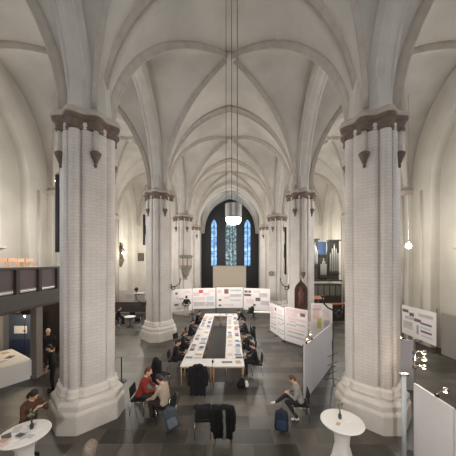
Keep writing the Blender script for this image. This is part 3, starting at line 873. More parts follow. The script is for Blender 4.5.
# ------------------------------------------------------------------ exhibition boards
def board(p0, p1, z0, z1, label, prints=(), m=SHEET, posts=True, feet=True, cat='exhibition board', group=None, thick=.03, frame=BLACKM, name='exhibition_board', zp=None):
    p0, p1 = Vector((*p0, 0)), Vector((*p1, 0)); d = p1 - p0; w = d.length; rz = math.atan2(d.y, d.x)
    mid = (p0 + p1) / 2
    # local -Y must look at the eye
    n = Vector((d.y, -d.x, 0))
    if n.dot(Vector((0, 0, 0)) - mid) < 0: rz += PI
    t = empty(name, mid, rz, label, cat, group)
    finish('panel', box((0, 0, (z0 + z1) / 2), (w - .01, thick, z1 - z0)), m, t)
    if posts:
        for q in (-1, 1):
            finish('post', tube([(q * (w / 2 - .02), .035, 0.02), (q * (w / 2 - .02), .035, (zp or z1 + .02))], .016, 8), frame, t)
            if feet: finish('foot', box((q * (w / 2 - .02), .0, .012), (.05, .4, .024)), frame, t)
    H = z1 - z0
    for (u, v, pw, ph, pm) in prints:   # fractions of the panel
        bm = bmesh.new(); b_box(bm, (0, 0, 0), (pw * w, .004, ph * H))
        lay = bm.loops.layers.uv.new('UVMap')
        for f in bm.faces:
            for lp in f.loops: lp[lay].uv = (lp.vert.co.x, lp.vert.co.z)
        o = finish('print', bm, pm, t); o.location = ((u - .5) * w, -thick / 2 - .003, z0 + v * H)
    return t
red, pink, gry, drk, blu = mat('red_print', (200, 96, 88), .7), mat('rose_print', (228, 200, 200), .7), mat('grey_print', (168, 164, 166), .7), mat('charcoal_print', (112, 100, 104), .7), mat('sky_print', (200, 210, 218), .7)
brn = mat('brown_print', (132, 92, 84), .7)
b1 = [(.2, .8, .12, .1, brn), (.45, .55, .3, .06, TXTB), (.25, .6, .15, .12, pink), (.2, .3, .2, .1, drk), (.6, .3, .3, .2, TXT), (.75, .85, .3, .1, TXTP), (.5, .12, .6, .06, TXT)]
b2 = [(.36, .84, .18, .16, red), (.17, .72, .26, .16, pink), (.6, .72, .28, .14, pink), (.8, .86, .26, .1, TXTP), (.3, .5, .5, .16, TXTP), (.76, .5, .3, .2, blu), (.3, .24, .5, .2, TXT), (.76, .22, .34, .22, TXT)]
b3 = [(.38, .8, .16, .22, brn), (.12, .8, .14, .16, pink), (.72, .85, .44, .1, TXT), (.72, .6, .44, .14, TXT), (.14, .38, .1, .09, drk), (.14, .12, .1, .09, drk), (.4, .5, .2, .1, pink), (.72, .37, .4, .05, TXTB), (.45, .15, .4, .1, TXTP)]
b4 = [(.1, .84, .12, .1, brn), (.24, .84, .1, .1, brn), (.16, .68, .26, .1, drk), (.5, .85, .25, .12, TXTP), (.55, .5, .18, .16, drk), (.75, .7, .3, .2, TXT), (.25, .4, .3, .2, TXTP), (.8, .35, .3, .2, TXT)]
board((-4.95, 21.2), (-3.36, 21.9), .42, 2.36, 'white exhibition board at the left end of the far row, behind the standing visitor', b1)
board((-3.33, 21.95), (-1.30, 22.3), .52, 2.36, 'far white exhibition board with a red picture at its top', b2)
board((-1.24, 22.3), (1.17, 22.3), .56, 2.42, 'far white exhibition board below the projection screen', b3)
board((1.22, 22.3), (3.5, 21.5), .42, 2.36, 'far white exhibition board at the right end behind the visitor bending forward', b4)
# curving boards before the second right pillar
c1 = [(.3, .8, .5, .14, TXTP), (.7, .55, .4, .05, TXT), (.3, .5, .4, .05, TXT), (.5, .3, .7, .05, TXT), (.8, .85, .2, .1, brn), (.55, .68, .8, .06, TXTP), (.5, .4, .8, .03, pink), (.5, .18, .8, .05, TXT), (.35, .6, .3, .05, pink)]
c2 = [(.4, .85, .6, .12, TXTP), (.5, .6, .7, .05, TXT), (.4, .42, .6, .05, TXT), (.55, .25, .7, .05, TXT), (.85, .5, .08, .08, drk), (.5, .72, .8, .06, TXTP), (.4, .5, .6, .03, pink), (.5, .15, .8, .05, TXT)]
board((2.72, 16.7), (3.0, 15.7), .08, 1.95, 'white printed board left of the second right pillar, far end of its wavy row', c1, group=None)
board((3.0, 15.66), (3.22, 14.62), .08, 1.95, 'white printed board in the middle of the wavy row by the second right pillar', c2)
board((3.24, 14.58), (4.2, 13.35), .08, 2.08, 'white printed board at the near end of the wavy row by the second right pillar', c1 + [(.5, .92, .9, .1, pink)])
board((4.55, 13.9), (5.6, 13.5), .4, 2.4, 'white board with pink and yellow prints behind the grey partition', [(.25, .7, .3, .3, pink), (.7, .75, .3, .2, TXTP), (.4, .45, .2, .3, mat('yellow_print', (214, 204, 130), .7)), (.75, .4, .25, .3, TXT), (.3, .88, .4, .12, TXTP)])
# grey free-standing partition on the right
board((2.47, 8.25), (4.6, 11.2), .03, 1.9, 'plain grey partition panel behind the man in the grey sweater', m=PANELG, name='partition_panel', cat='partition', thick=.05)
board((5.75, 9.25), (6.7, 9.0), .03, 1.85, 'plain grey partition panel just right of the front right pillar', m=PANELG, name='partition_panel', cat='partition', thick=.05)
# long white run close on the right
for i, (ya, yb, w_) in enumerate(((5.62, 4.62, 'farther'), (4.6, 3.6, 'nearer'))):
    board((4.2, ya), (4.2, yb), .03, 1.95, 'tall white panel at the right picture edge, %s one of two' % w_, m=PANEL, name='partition_panel', cat='partition', thick=.05)
# boards along the right aisle wall
wl = [(.12, .82, .2, .1, drk), (.32, .74, .14, .12, drk), (.5, .6, .2, .1, drk), (.25, .6, .3, .1, TXT), (.2, .35, .3, .25, TXT), (.74, .55, .3, .06, drk), (.72, .42, .3, .06, blu), (.74, .3, .3, .06, drk), (.76, .16, .3, .06, blu), (.5, .3, .06, .3, gry), (.72, .8, .4, .12, TXT)]
board((10.6, 15.2), (10.62, 12.7), .36, 2.08, 'large printed board with dark pictures along the right aisle wall', wl, zp=2.3)
board((10.6, 16.6), (10.6, 15.5), .5, 2.1, 'narrow printed board half hidden behind the front right pillar', [(.3, .8, .3, .1, drk), (.6, .6, .3, .1, drk), (.5, .3, .6, .3, TXT)])
board((10.7, 12.5), (10.75, 11.3), .05, 2.1, 'blank grey board at the far right along the aisle wall', m=PANELB)

# rack of thin poles beside the grey partition
t = empty('metal_stand', (4.0, 9.6, 0), .3, 'thin black metal stand with cross bars left of the front right pillar', 'stand')
finish('pole', tube([(0, 0, .02), (0, 0, 2.3)], .018, 8), BLACKM, t)
for z in (.45, .8, 1.15): finish('cross_bar', tube([(-.25, 0, z - .1), (.22, 0, z)], .012, 6), BLACKM, t)
for a in (0, 2.1, 4.2): finish('foot', tube([(0, 0, .2), (.3 * math.cos(a), .3 * math.sin(a), .012)], .012, 6), BLACKM, t)

# clip lamps
def cliplamp(base, tip, label):
    base, tip = Vector(base), Vector(tip)
    t = empty('clip_lamp', base, 0, label, 'lamp', 'clip-on exhibition lamps')
    d = tip - base
    finish('clamp', box((0, 0, 0), (.05, .07, .07), bevel=.008), BLACKM, t)
    finish('arm', tube([(0, 0, .02), d * .5 + Vector((0, 0, .05)), d], .009, 6), CHROME, t)
    finish('shade', lathe([(.015, .07), (.04, .06), (.055, 0), (.05, 0)], 14, d), CHROME, t, True)
    finish('bulb', lathe([(.01, -.035), (.035, -.02), (.04, .005), (.02, .02)], 12, d), CLIPB, t, True)
t = empty('lamp_pole', (4.44, 5.95, 0), 0, 'thin upright pole carrying three lamps at the end of the white panels', 'pole')
finish('upright', tube([(0, 0, .02), (0, 0, 2.85)], .02, 10), CHROME, t)
finish('base_plate', lathe([(.2, 0), (.2, .025), (.03, .04)], 20), BLACKM, t)
for (py, nm) in ((353, 'topmost'), (359.5, 'middle'), (367.5, 'lowest')):
    b = at(416.5, py, 5.97); b.x = 4.455
    q = at(424, py, 5.97)
    cliplamp(b, q, 'glowing clip lamp on the upright pole, %s of three' % nm)
cliplamp((4.23, 5.05, 1.97), at(445.5, 391, 5.15), 'glowing clip lamp on the top edge of the right white panel')
cliplamp((2.62, 8.45, 1.94), (2.7, 8.65, 2.02), 'glowing clip lamp on the near end of the grey partition')
cliplamp((2.95, 8.9, 1.94), (2.98, 9.15, 2.04), 'glowing clip lamp further along the grey partition')
cliplamp((5.85, 9.2, 1.88), at(400.5, 337, 9.35), 'glowing clip lamp on the grey panel right of the front right pillar')

# clear film hanging at the end of the white run
t = empty('film_curtain', (4.03, 5.72, 0), 0, 'narrow hanging strip of glossy plastic film beside the white panels', 'curtain')
bm = bmesh.new(); N = 26; prev = None
for i in range(N + 1):
    u = i / N; x = (u - .5) * .09 + .012 * math.sin(u * 25); y = .05 * math.sin(u * 19)
    a, c = bm.verts.new((x * .8, y, .02)), bm.verts.new((x, y * .7, 2.1))
    if prev: bm.faces.new((prev[0], a, c, prev[1]))
    prev = (a, c)
FILM = mat('plastic_film', (226, 232, 234), .15)
FILM.node_tree.nodes['Principled BSDF'].inputs['Transmission Weight'].default_value = .25
FILM.node_tree.nodes['Principled BSDF'].inputs['IOR'].default_value = 1.1
o = finish('film', bm, FILM, t, True); md = o.modifiers.new('thick', 'SOLIDIFY'); md.thickness = .003
finish('top_clip', box((0, 0, 2.1), (.18, .1, .04)), CHROME, t)
t = empty('floor_cable', (4.2, 5.2, .012), 0, 'black cable curving over the floor by the white panels', 'cable')
finish('cord', tube([(-.1, .5, 0), (.0, .3, 0), (.12, .1, .0), (.2, -.2, 0), (.2, -.8, 0)], .012, 6), BLACKM, t, True)

# projection screen
t = empty('projection_screen', (-.05, 26.2, 0), 0, 'cream projection screen standing before the choir', 'screen')
finish('screen_cloth', box((0, 0, 3.1), (3.5, .03, 2.36)), SCREENM, t)
finish('top_bar', box((0, 0, 4.3), (3.56, .07, .07)), mat('screen_frame', (120, 116, 108), .5), t)
for q in (-1, 1):
    finish('leg', box((q * 1.74, .03, 1.0), (.05, .05, 2.0)), BLACKM, t)
    finish('foot', box((q * 1.74, .03, .02), (.06, .9, .04)), BLACKM, t)
# side table on the right of the far boards
t = empty('side_table', (2.75, 19.6, 0), -.15, 'white side table in front of the far right exhibition board', 'table')
finish('tabletop', box((0, 0, .735), (1.7, .65, .03), bevel=.004), WHITE, t)
for sx in (-1, 1):
    for sy in (-1, 1): finish('leg', tube([(sx * .8, sy * .28, 0), (sx * .8, sy * .28, .72)], .018, 8), CHROME, t)

# ------------------------------------------------------------------ tall cocktail tables
def cocktail(loc, label):
    t = empty('cocktail_table', (loc[0], loc[1], 0), 0, label, 'table', 'standing tables in white cloth')
    bm = lathe([(.36, 0), (.34, .03), (.22, .3), (.155, .58), (.17, .8), (.27, .98), (.40, 1.07)], 40)
    for v in bm.verts:   # the cloth is stretched to four feet
        if v.co.z < .4:
            a = math.atan2(v.co.y, v.co.x); k = 1 + .22 * math.cos(4 * a) * (1 - v.co.z / .4); v.co.x *= k; v.co.y *= k
    finish('stretch_cover', bm, CLOTHW, t, True)
    finish('tabletop', lathe([(.40, 1.065), (.455, 1.075), (.465, 1.09), (.455, 1.105), (.44, 1.108)], 48), CLOTHW, t)
    return t
RT = Vector((2.54, 5.6, 0)); LT = Vector((-4.32, 5.2, 0))
cocktail(RT, 'white standing table in front of the front right pillar')
cocktail(LT, 'white standing table covered in leaflets at the lower left')
def vase(loc, label, tall=1.0):
    t = empty('flower_vase', loc, 0, label, 'vase', 'small vases on the standing tables')
    finish('bottle', lathe([(.03, 0), (.038, .02), (.038, .09), (.016, .13), (.016, .17), (.02, .175)], 16), mat('smoked_glass', (60, 62, 58), .15), t, True)
    for k in range(5):
        a = k * 1.3; ln = (.16 + .05 * (k % 3)) * tall
        finish('stem', tube([(0, 0, .1), (.02 * math.cos(a), .02 * math.sin(a), .2), (.3 * ln * math.cos(a), .3 * ln * math.sin(a), .16 + ln)], .004, 5), mat('stem_green', (84, 92, 60), .7), t)
        bm = bmesh.new()
        bmesh.ops.create_uvsphere(bm, u_segments=8, v_segments=6, radius=1, matrix=Matrix.Translation((.3 * ln * math.cos(a), .3 * ln * math.sin(a), .17 + ln)) @ Euler((.5, .3, a)).to_matrix().to_4x4() @ Matrix.Diagonal((.03, .016, .035, 1)))
        finish('leaf', bm, mat('leaf_grey_green', (112, 120, 92), .7), t, True)
vase((RT.x - .02, RT.y + .06, 1.109), 'small dark vase with a sprig on the right standing table', 1.0)
sheet(RT.x + .12, RT.y - .06, 0, .3, .14, .1, 'small white card on the right standing table', None, 1.112)
sheet(RT.x - .14, RT.y - .12, 6, .9, .12, .08, 'small tan card on the right standing table', None, 1.112)
vase((LT.x + .05, LT.y + .12, 1.109), 'small vase with grey-green sprigs on the left standing table', .8)
for j, (dx, dy, i, rz) in enumerate(((-.25, .1, 2, .3), (-.1, .2, 0, 1.0), (.22, .0, 7, -.4), (-.28, -.12, 5, .8), (.02, -.1, 2, .2), (.2, -.22, 0, .5), (-.12, -.3, 3, -.3))):
    sheet(LT.x + dx, LT.y + dy, i, rz, .15, .21, '%s leaflet on the left standing table, %s' % (CN[i] if i != 0 else ('white', 'plain white', 'a', 'b', 'c', 'bright white')[j], ['at its left rim', 'at its back', 'by its right rim', 'at its front left', 'in its middle', 'at its front right', 'at its front'][j]), 'leaflets on the left standing table', 1.1095 + .0008 * j)

for j in range(9):
    a = random.uniform(0, 2 * PI); rr_ = random.uniform(.08, .36)
    sheet(LT.x + rr_ * math.cos(a), LT.y + rr_ * math.sin(a), random.choice((2, 2, 0, 5, 6)), random.uniform(0, 3), .11, .16, 'small leaflet in the scattered heap on the left standing table', 'leaflets scattered on the left standing table', 1.117 + .0008 * j)
# ------------------------------------------------------------------ under the gallery: display table, blue-grey board, lamps
ang = math.atan2(.54, -.84)
t = empty('display_table', (-8.0, 10.0, 0), ang, 'white display table with papers beside the gallery post', 'table')
L_, W_ = 2.3, 1.25
finish('tabletop', box((L_ / 2, W_ / 2, .73), (L_, W_, .04), bevel=.006), WHITE, t)
finish('front_skirt', box((.02, W_ / 2, .355), (.03, W_ - .02, .71)), WHITE, t)
finish('side_skirt', box((L_ / 2, .02, .355), (L_ - .04, .03, .71)), WHITE, t)
finish('side_skirt', box((L_ / 2, W_ - .02, .355), (L_ - .04, .03, .71)), WHITE, t)
c, s = math.cos(ang), math.sin(ang)
names = ['nearest the gallery post', 'second from the gallery post', 'in the middle', 'near the left picture edge', 'at its back', 'at its front left corner']
for j, (u, v, i) in enumerate(((.35, .35, 0), (.75, .75, 2), (1.1, .4, 5), (1.6, .8, 0), (1.9, .35, 6), (.6, 1.05, 5))):
    sheet(-8.0 + c * u - s * v, 10.0 + s * u + c * v, i, ang + .4 * j, .24, .34, '%s sheet on the white display table, %s' % (CN[i], names[j]), 'papers on the display table', .753)
t = empty('display_board', (-10.15, 12.0, 0), 0, 'blue-grey display board with a white notice under the gallery', 'exhibition board')
finish('panel', box((0, 0, 1.1), (1.15, .05, 2.1)), mat('blue_grey_board', (70, 82, 100), .6), t)
finish('notice', box((0.0, -.03, 1.42), (.62, .012, .36)), PAPER, t)
finish('picture', box((.2, -.04, 1.36), (.1, .008, .1)), drk, t)
finish('lower_print', box((0, -.03, .6), (1.0, .012, .7)), mat('navy_print', (44, 56, 86), .6), t)
for q in (-1, 1): finish('foot', box((q * .5, 0, .025), (.06, .45, .05)), BLACKM, t)
def standlamp(x, y, z, label):
    t = empty('stand_lamp', (x, y, 0), 0, label, 'lamp', 'thin stand lamps under the gallery')
    finish('base', lathe([(.14, 0), (.14, .02), (.02, .035)], 16), BLACKM, t)
    finish('pole', tube([(0, 0, .03), (0, 0, z)], .014, 8), BLACKM, t)
    finish('bulb', lathe([(.01, -.04), (.035, -.02), (.035, .02), (.01, .04)], 12, (0, 0, z + .03)), mat('dim_bulb', (255, 230, 200), emit=(255, 226, 190), estr=6), t, True)
standlamp(-9.35, 11.25, 2.2, 'thin dark stand lamp right of the blue-grey board')
standlamp(-8.85, 11.6, 1.25, 'short dark stand lamp behind the gallery post')

# little reading stand beside the first pillar
g = at(121.5, 356, 9.75)
t = empty('reading_stand', (g.x, 9.75, 0), .2, 'thin black reading stand right of the front left pillar', 'stand')
finish('base', lathe([(.2, 0), (.2, .02), (.03, .04)], 20), BLACKM, t)
finish('pole', tube([(0, 0, .02), (0, 0, 1.0)], .022, 8), BLACKM, t)
finish('sloped_board', box((0, 0, 1.04), (.44, .3, .02), rx=.35), mat('pale_grey_lectern', (150, 148, 142), .5), t)

# ------------------------------------------------------------------ left aisle furniture in the distance
def pew(x0, x1, y, label):
    t = empty('pew', ((x0 + x1) / 2, y, 0), 0, label, 'bench'); w = x1 - x0
    finish('back', box((0, 0, .95), (w, .05, .62), rx=-.08), GALD, t)
    finish('seat', box((0, .25, .45), (w, .42, .05)), GALD, t)
    for q in (-1, 1): finish('end_panel', box((q * (w / 2 + .03), .15, .62), (.06, .6, 1.24), bevel=.01), GALD, t)
pew(-10.3, -6.9, 21.2, 'long dark wooden pew standing across the left aisle')
pew(-10.3, -6.9, 20.1, 'dark wooden pew in front of the longer pew in the left aisle')
board((-10.4, 23.2), (-7.3, 23.2), .7, 2.0, 'low pale screen behind the dark pews in the left aisle', [(.7, .5, .25, .3, TXT), (.3, .6, .2, .3, gry)], m=mat('pale_screen', (188, 180, 170), .6), name='low_screen', cat='partition')
t = empty('reading_desk', (-8.2, 22.3, 0), 0, 'small pale desk with a round black lamp in the left aisle', 'desk')
finish('desk_top', box((0, 0, 1.9), (.9, .5, .05)), WHITE, t)
finish('desk_body', box((0, .05, .93), (.8, .4, 1.85)), mat('desk_grey', (150, 144, 136), .6), t)
t = empty('globe_lamp', (-8.45, 22.3, 1.926), 0, 'round black lamp standing on the pale desk in the left aisle', 'lamp')
finish('shade', lathe([(.05, .12), (.15, .2), (.18, .32), (.14, .44), (.03, .5)], 18), BLACKM, t, True)
finish('foot', lathe([(.1, 0), (.1, .02), (.03, .04), (.03, .15)], 14), BLACKM, t)
t = empty('framed_picture', (-10.65, 29.55, 5.3), 0, 'small dark framed picture on the end wall of the left aisle', 'picture')
finish('frame', box((0, 0, 0), (.72, .06, .95), bevel=.02), GALD, t)
finish('canvas', box((0, -.035, 0), (.56, .015, .78)), mat('old_canvas', (92, 78, 66), .6, var=.3, vscale=4), t)
t = empty('round_table', (-7.25, 17.9, 0), 0, 'small white-topped table among black chairs in the left aisle', 'table')
finish('tabletop', lathe([(.38, .72), (.4, .73), (.4, .75), (.39, .755)], 28), WHITE, t)
finish('column', tube([(0, 0, .03), (0, 0, .72)], .035, 10), BLACKM, t)
finish('base', lathe([(.24, 0), (.24, .02), (.04, .05)], 20), BLACKM, t)
chair((-6.55, 17.3), .6, 'black chair standing right of the small white table in the left aisle')
chair((-7.9, 17.0), 2.2, 'black chair in front of the small white table in the left aisle')
chair((-7.5, 18.75), PI, 'black chair behind the small white table in the left aisle')

# ------------------------------------------------------------------ the visitors
navy = mat('navy_cloth', (34, 38, 52), .9); black2 = mat('charcoal_cloth', (36, 34, 36), .9, var=.15, vscale=14)
redc = mat('red_wool', (126, 38, 30), .9, var=.12, vscale=12); beige = mat('beige_knit', (164, 148, 130), .9, var=.1, vscale=14)
greyk = mat('grey_knit', (142, 136, 132), .9, var=.1, vscale=14); brownc = mat('brown_coat', (80, 54, 38), .9, var=.15, vscale=9)
ltrs = mat('pale_trousers', (178, 172, 166), .9); dkb = mat('dark_brown_trousers', (44, 34, 32), .9)
wsh = mat('white_sneaker', (214, 212, 208), .6); bsh = mat('black_shoe', (28, 26, 26), .5)
hdark = mat('dark_hair', (38, 28, 24), .6, var=.3, vscale=40); hred = mat('auburn_hair', (84, 36, 26), .6, var=.3, vscale=40)
hbrown = mat('brown_hair', (84, 62, 46), .6, var=.3, vscale=40); hgrey = mat('grey_blond_hair', (112, 100, 88), .6, var=.4, vscale=40); hwhite = mat('white_hair', (206, 198, 184), .6, var=.1, vscale=40)

def seatat(x, y, rz, label, group='black stacking chairs', back=.02):
    d = Vector((-math.sin(rz), math.cos(rz), 0)); chair((x - d.x * back, y - d.y * back), rz, label, group)

rzr = -PI / 2
seatat(-2.85, 7.75, rzr, 'black chair under the visitor in the red jacket', back=-.02)
person((-2.82, 7.75, 0), rzr, 'seated visitor in a red jacket leaning forward beside the front left pillar', redc, dkb, bsh, hred, lean=20, headpitch=0, scale=1.06, voxel=.012, hands={-1: (-.1, .45, .72), 1: (.1, .5, .70)})
rzb = 1.25
seatat(-1.88, 7.25, rzb, 'black chair under the visitor in the beige sweater', back=.0)
person((-1.88, 7.27, 0), rzb, 'seated visitor in a beige sweater bending towards the person in red', beige, dkb, bsh, hdark, lean=16, headpitch=24, scale=1.04, voxel=.012, hands={-1: (-.12, .48, .62), 1: (.12, .45, .62)})
rzm = 1.45
seatat(2.12, 7.45, rzm, 'black chair under the man in the grey sweater', back=.0)
person((2.12, 7.45, 0), rzm, 'seated man in a grey sweater with crossed legs and white sneakers', greyk, black2, wsh, hbrown, lean=18, headpitch=20, voxel=.012, scale=.98,
       hands={-1: (-.05, .36, .74), 1: (.08, .36, .76)},
       legs={-1: ((-.13, .42, .54), (-.15, .12, .10), (-.16, .27, .04)), 1: ((.06, .44, .64), (-.02, .74, .44), (-.04, .87, .42))})
# leaflet seekers and standers
person((-4.85, 5.95, 0), -1.9, 'standing visitor in a brown coat reading behind the left standing table', brownc, black2, bsh, hdark, pose='stand', lean=12, headpitch=24, voxel=.012, hands={-1: (-.08, .34, 1.28), 1: (.1, .36, 1.28)}, hairlong=.05, hairbig=1.08, scale=.98)
o = sheet(-4.43, 5.82, 0, -1.9, .21, .15, 'white sheet held up by the visitor in the brown coat', None, 1.33); o.rotation_euler = (.5, .1, -1.9)
person((-2.34, 4.1, 0), .1, 'visitor seen from behind at the bottom edge, only grey-blond hair showing', black2, black2, bsh, hgrey, pose='stand', lean=4, headpitch=5, voxel=.013, hairbig=1.4, hands={-1: (-.24, .05, .8), 1: (.24, .05, .8)}, scale=.955)
person((-8.15, 11.1, 0), PI + .3, 'white-haired visitor in dark clothes standing under the gallery', black2, black2, bsh, hwhite, pose='stand', lean=3, headpitch=10, hands={-1: (-.26, .1, .85), 1: (.2, .3, 1.0)})
person((-6.45, 9.0, 0), 2.2, 'visitor in a long black coat standing just left of the front left pillar', BLACK, BLACK, bsh, hdark, pose='stand', lean=6, headpitch=20, hands={-1: (-.22, .15, .9), 1: (.22, .15, .9)}, shoulders=1.15)
person((-7.1, 12.4, 0), 2.8, 'dark-clothed visitor standing behind the visitor in the black coat', black2, navy, bsh, hdark, pose='stand', lean=4, headpitch=8, hands={-1: (-.24, .1, .85), 1: (.24, .1, .85)})
person((-3.70, 21.05, 0), .5, 'standing visitor in a black jacket and pale trousers facing the far boards', BLACK, ltrs, bsh, hdark, pose='stand', lean=3, headpitch=4, hands={-1: (-.2, .16, .95), 1: (.2, .16, .95)}, scale=1.06, shoulders=1.1)
# left side of the ring
def sitter(x, y, rz, top, tr, hair, lean, label, clabel, **kw):
    seatat(x, y, rz, clabel, 'chairs around the ring of tables')
    person((x, y, 0), rz, label, top, tr, bsh, hair, lean=lean, hands={-1: (-.13, .45, .79), 1: (.13, .43, .79)}, voxel=.016, **kw)
sitter(-2.42, 10.75, rzr, BLACK, black2, hdark, 12, 'black-clothed visitor seated nearest at the left table row', 'black chair nearest to us along the left table row', headpitch=25)
sitter(-2.40, 12.2, rzr, black2, navy, hbrown, 14, 'brown-haired visitor seated second along the left table row', 'second black chair along the left table row', headpitch=25, hairlong=.12)
sitter(-2.36, 14.5, rzr, black2, navy, hdark, 12, 'dark-haired visitor seated third along the left table row', 'third black chair along the left table row', headpitch=25)
sitter(-2.33, 17.1, rzr, BLACK, black2, hdark, 14, 'dark visitor seated farthest along the left table row', 'farthest black chair along the left table row', headpitch=25)
chair((-2.75, 13.3), rzr - .4, 'empty black chair pushed back from the left table row', 'chairs around the ring of tables')
rzl = PI / 2
sitter(1.10, 10.4, rzl, BLACK, black2, hdark, 12, 'broad black-coated visitor seated nearest at the right table row', 'black chair nearest to us along the right table row', headpitch=22, shoulders=1.25)
sitter(1.02, 12.1, rzl, black2, navy, hdark, 28, 'dark visitor leaning over the papers, second along the right table row', 'second black chair along the right table row', headpitch=25)
chair((1.05, 13.9), rzl, 'black chair with a coat over its back along the right table row', 'chairs around the ring of tables')
coat((1.05, 13.9), rzl, 'dark coat hanging over a chair at the middle of the right table row', BLACK, top=.98, seed=5)
sitter(1.00, 14.9, rzl, black2, black2, hdark, 16, 'dark visitor seated beside the hanging coat at the right table row', 'black chair beside the hanging coat at the right table row', headpitch=22)
person((.98, 16.7, 0), rzl, 'dark visitor standing bent over the far end of the right table row', BLACK, black2, bsh, hdark, pose='stand', lean=38, headpitch=10, hands={-1: (-.14, .55, .82), 1: (.14, .5, .82)}, voxel=.016, scale=.95)
seatat(1.62, 20.6, 2.6, 'black chair under the crouching visitor before the far boards')
person((1.62, 20.6, 0), -1.2, 'dark visitor bending forward on a chair before the far boards', BLACK, black2, bsh, hdark, lean=40, headpitch=15, voxel=.018, hands={-1: (-.13, .5, .5), 1: (.13, .5, .5)})
seatat(-8.45, 18.5, -.9, 'black chair under the visitor in the left aisle')
person((-8.45, 18.5, 0), -.9, 'dark-clothed visitor seated in the left aisle beside the small white table', BLACK, black2, bsh, hdark, lean=14, voxel=.018)

# ------------------------------------------------------------------ chairs, coats and bags in the foreground
chair((-.74, 6.78), 0.06, 'black chair in the foreground with a padded jacket over its back')
coat((-.74, 6.78), 0.06, 'black padded jacket bundled over the back of the left foreground chair', BLACK, w=.17, drop=.28, top=.93, hood=False, sleeves=False, seed=1)
chair((-.17, 6.75), -0.05, 'black chair in the foreground hung with a long dark coat')
coat((-.17, 6.75), -0.05, 'long dark coat with a pale lining hanging from the right foreground chair', BLACK, w=.24, drop=.78, top=.94, hood=False, sleeves=True, seed=2, lining=mat('pale_lining', (130, 132, 128), .8))
chair((-1.10, 8.8), 0.0, 'black chair before the front table, covered by a hooded coat')
coat((-1.10, 8.8), 0.0, 'large black hooded coat heaped over the chair at the front table', BLACK, w=.26, drop=.92, top=1.08, hood=True, sleeves=True, seed=3)
chair((-2.58, 9.35), -.5, 'black chair covered by a coat behind the visitor in beige')
coat((-2.58, 9.35), -.5, 'black coat draped to a point over the chair behind the visitor in beige', BLACK, w=.14, drop=.85, top=1.08, hood=True, sleeves=True, seed=4)

def backpack(loc, rz, main, pocket, label, h=.55, tilt=-.15, lean=0.0):
    t = empty('backpack', loc, rz, label, 'backpack'); t.rotation_euler = (tilt, lean, rz)
    B = Blob()
    B.cap((-.1, 0, .12), .1, (-.09, 0, h - .12), .09, 'm'); B.cap((.1, 0, .12), .1, (.09, 0, h - .12), .09, 'm'); B.cap((0, 0, .12), .11, (0, 0, h - .08), .1, 'm')
    B.build('pack_body', {'m': main}, t, .014, 3, .006, 2)
    B = Blob(); B.cap((-.08, -.1, .13), .055, (-.08, -.09, .3), .045, 'm'); B.cap((.08, -.1, .13), .055, (.08, -.09, .3), .045, 'm'); B.cap((0, -.11, .13), .055, (0, -.1, .31), .045, 'm')
    B.build('front_pocket', {'m': pocket}, t, .014, 3, .004, 3)
    for q in (-1, 1):
        finish('strap', tube([(q * .08, .08, h - .08), (q * .11, .17, h - .16), (q * .12, .17, .3), (q * .12, .08, .1)], .02, 8), BLACKM, t, True)
        finish('loose_webbing', tube([(q * .11, .06, .08), (q * .2, -.05, .03), (q * .22, -.18, .015)], .008, 6), BLACKM, t)
    finish('grab_handle', tube([(-.05, .04, h - .05), (0, .06, h + .03), (.05, .04, h - .05)], .012, 6), BLACKM, t, True)
backpack((-1.55, 6.9, .03), .35, mat('slate_pack', (62, 70, 80), .8), mat('grey_pack', (100, 108, 116), .8), 'blue-grey backpack standing beside the visitor in beige', .62, -.2, -.3)
backpack((1.42, 6.82, .0), -.25, mat('navy_pack', (28, 36, 50), .8), mat('teal_pack', (36, 54, 74), .8), 'dark blue backpack on the floor by the man in the grey sweater', .6)
t = empty('handbag', (.47, 9.28, 0), .2, 'black bag with a white bundle by the right corner of the front table', 'bag')
B = Blob(); B.cap((-.12, 0, .1), .1, (.08, 0, .1), .1, 'b'); B.cap((-.1, 0, .1), .09, (-.06, 0, .3), .05, 'b'); B.cap((.05, 0, .1), .09, (.0, 0, .3), .05, 'b'); B.build('bag_body', {'b': BLACK}, t, .014, 3, .01)
finish('handle', tube([(-.12, 0, .3), (-.09, 0, .45), (.03, 0, .45), (.06, 0, .3)], .01, 6), BLACKM, t, True)
B = Blob(); B.cap((.15, -.06, .08), .075, (.14, -.05, .2), .06, 'w'); B.build('white_bundle', {'w': PAPER}, t, .014, 3, .012)
t = empty('white_bag', (-3.1, 8.45, 0), .3, 'pale cloth bag on the floor between the red jacket and the pillar', 'bag')
B = Blob(); B.cap((-.08, 0, .1), .1, (.08, 0, .1), .1, 'b'); B.cap((0, 0, .1), .1, (0, 0, .42), .07, 'b'); B.build('bag_body', {'b': PAPERG}, t, .014, 3, .015)
finish('handle', tube([(-.05, 0, .45), (0, 0, .58), (.05, 0, .45)], .01, 6), PAPERG, t, True)

bpy.data.scenes.remove(WORK)
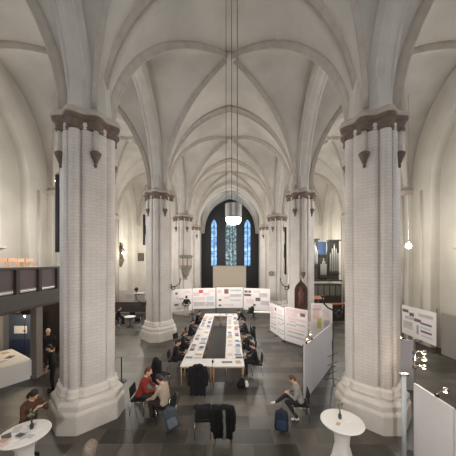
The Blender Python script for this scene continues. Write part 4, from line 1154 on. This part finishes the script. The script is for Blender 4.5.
# ------------------------------------------------------------------ light, world, camera
w = bpy.data.worlds.new('World'); scn.world = w; w.use_nodes = True
w.node_tree.nodes['Background'].inputs['Color'].default_value = (.72, .8, .92, 1)
w.node_tree.nodes['Background'].inputs['Strength'].default_value = .8
def plight(name, loc, e, col, r=.12):
    l = bpy.data.lights.new(name, 'POINT'); l.energy = e; l.color = col; l.shadow_soft_size = r
    o = bpy.data.objects.new(name, l); o.location = loc; COL.objects.link(o); return o
WARM = (1, .82, .6)
plight('pendant_light', (.11, 7.75, 5.72), 90, WARM)
LW = (1, .95, .87)
for k in range(4):
    c = (ROWS[k] + ROWS[k + 1]) / 2
    for sd in (-1, 1):
        plight('unseen_aisle_light', (sd * 8.6, c, 6.3), (70, 270, 420, 430)[k], LW, .3)  # unseen lamps added one per bay to brighten the aisles
def spot(name, loc, to, e, col, deg, r=.12):
    l = bpy.data.lights.new(name, 'SPOT'); l.energy = e; l.color = col; l.shadow_soft_size = r; l.spot_size = math.radians(deg); l.spot_blend = 1
    o = bpy.data.objects.new(name, l); o.location = loc; COL.objects.link(o)
    o.rotation_euler = (Vector(to) - Vector(loc)).to_track_quat('-Z', 'Y').to_euler(); return o
for q in (-1, 1):   # unseen spots added near the eye to brighten the pillar bases
    spot('west_fill_spot', (q * 1.6, .3, 3.5), (q * 4.4, 7.7, 2.2), 480, (1, .96, .92), 85)
    spot('west_fill_spot', (q * .6, .3, 3.5), (q * 3.6, 14.5, 1.5), 500, (1, .95, .9), 50)
plight('nave_fill_light', (.1, 16.5, 6.2), 200, LW, .3)  # unseen light added to brighten the nave, no pendant hangs here
plight('nave_fill_light', (.1, 26.2, 6.6), 560, LW, .3)  # another unseen one, added for the bright far vault
plight('choir_fill_light', (0, 33.5, 6.0), 160, LW, .3)  # unseen light added to lift the choir
plight('clip_light', (2.85, 9.5, 1.6), 9, WARM, .05)
plight('clip_light', (4.75, 5.9, 2.3), 16, WARM, .05)
plight('stand_light', (-9.35, 11.0, 2.25), 60, WARM, .05)
plight('board_fill_light', (-1.8, 20.0, 3.3), 110, (1, .96, .9), .1)  # unseen lights added to brighten the exhibition boards
plight('board_fill_light', (1.8, 20.0, 3.3), 90, (1, .96, .9), .1)
plight('board_fill_light', (1.7, 14.3, 2.8), 90, (1, .96, .9), .1)
cam = bpy.data.cameras.new('Camera'); co = bpy.data.objects.new('Camera', cam); COL.objects.link(co)
co.location = (0, 0, EYE); co.rotation_euler = (PI / 2, 0, 0)
cam.sensor_width = 36; cam.sensor_fit = 'HORIZONTAL'; cam.lens = 36 * FPX / 456
cam.shift_x = -(VPX - 228) / 456; cam.shift_y = (HPY - 228) / 456; cam.clip_start = .05; cam.clip_end = 200
scn.camera = co
vs = scn.view_settings
scn.display_settings.display_device = 'sRGB'
vs.view_transform = 'Standard'; vs.look = 'None'; vs.gamma = 1; vs.use_curve_mapping = False
vs.exposure = 0.26
scn.cycles.max_bounces = 10; scn.cycles.diffuse_bounces = 7; scn.cycles.use_denoising = True
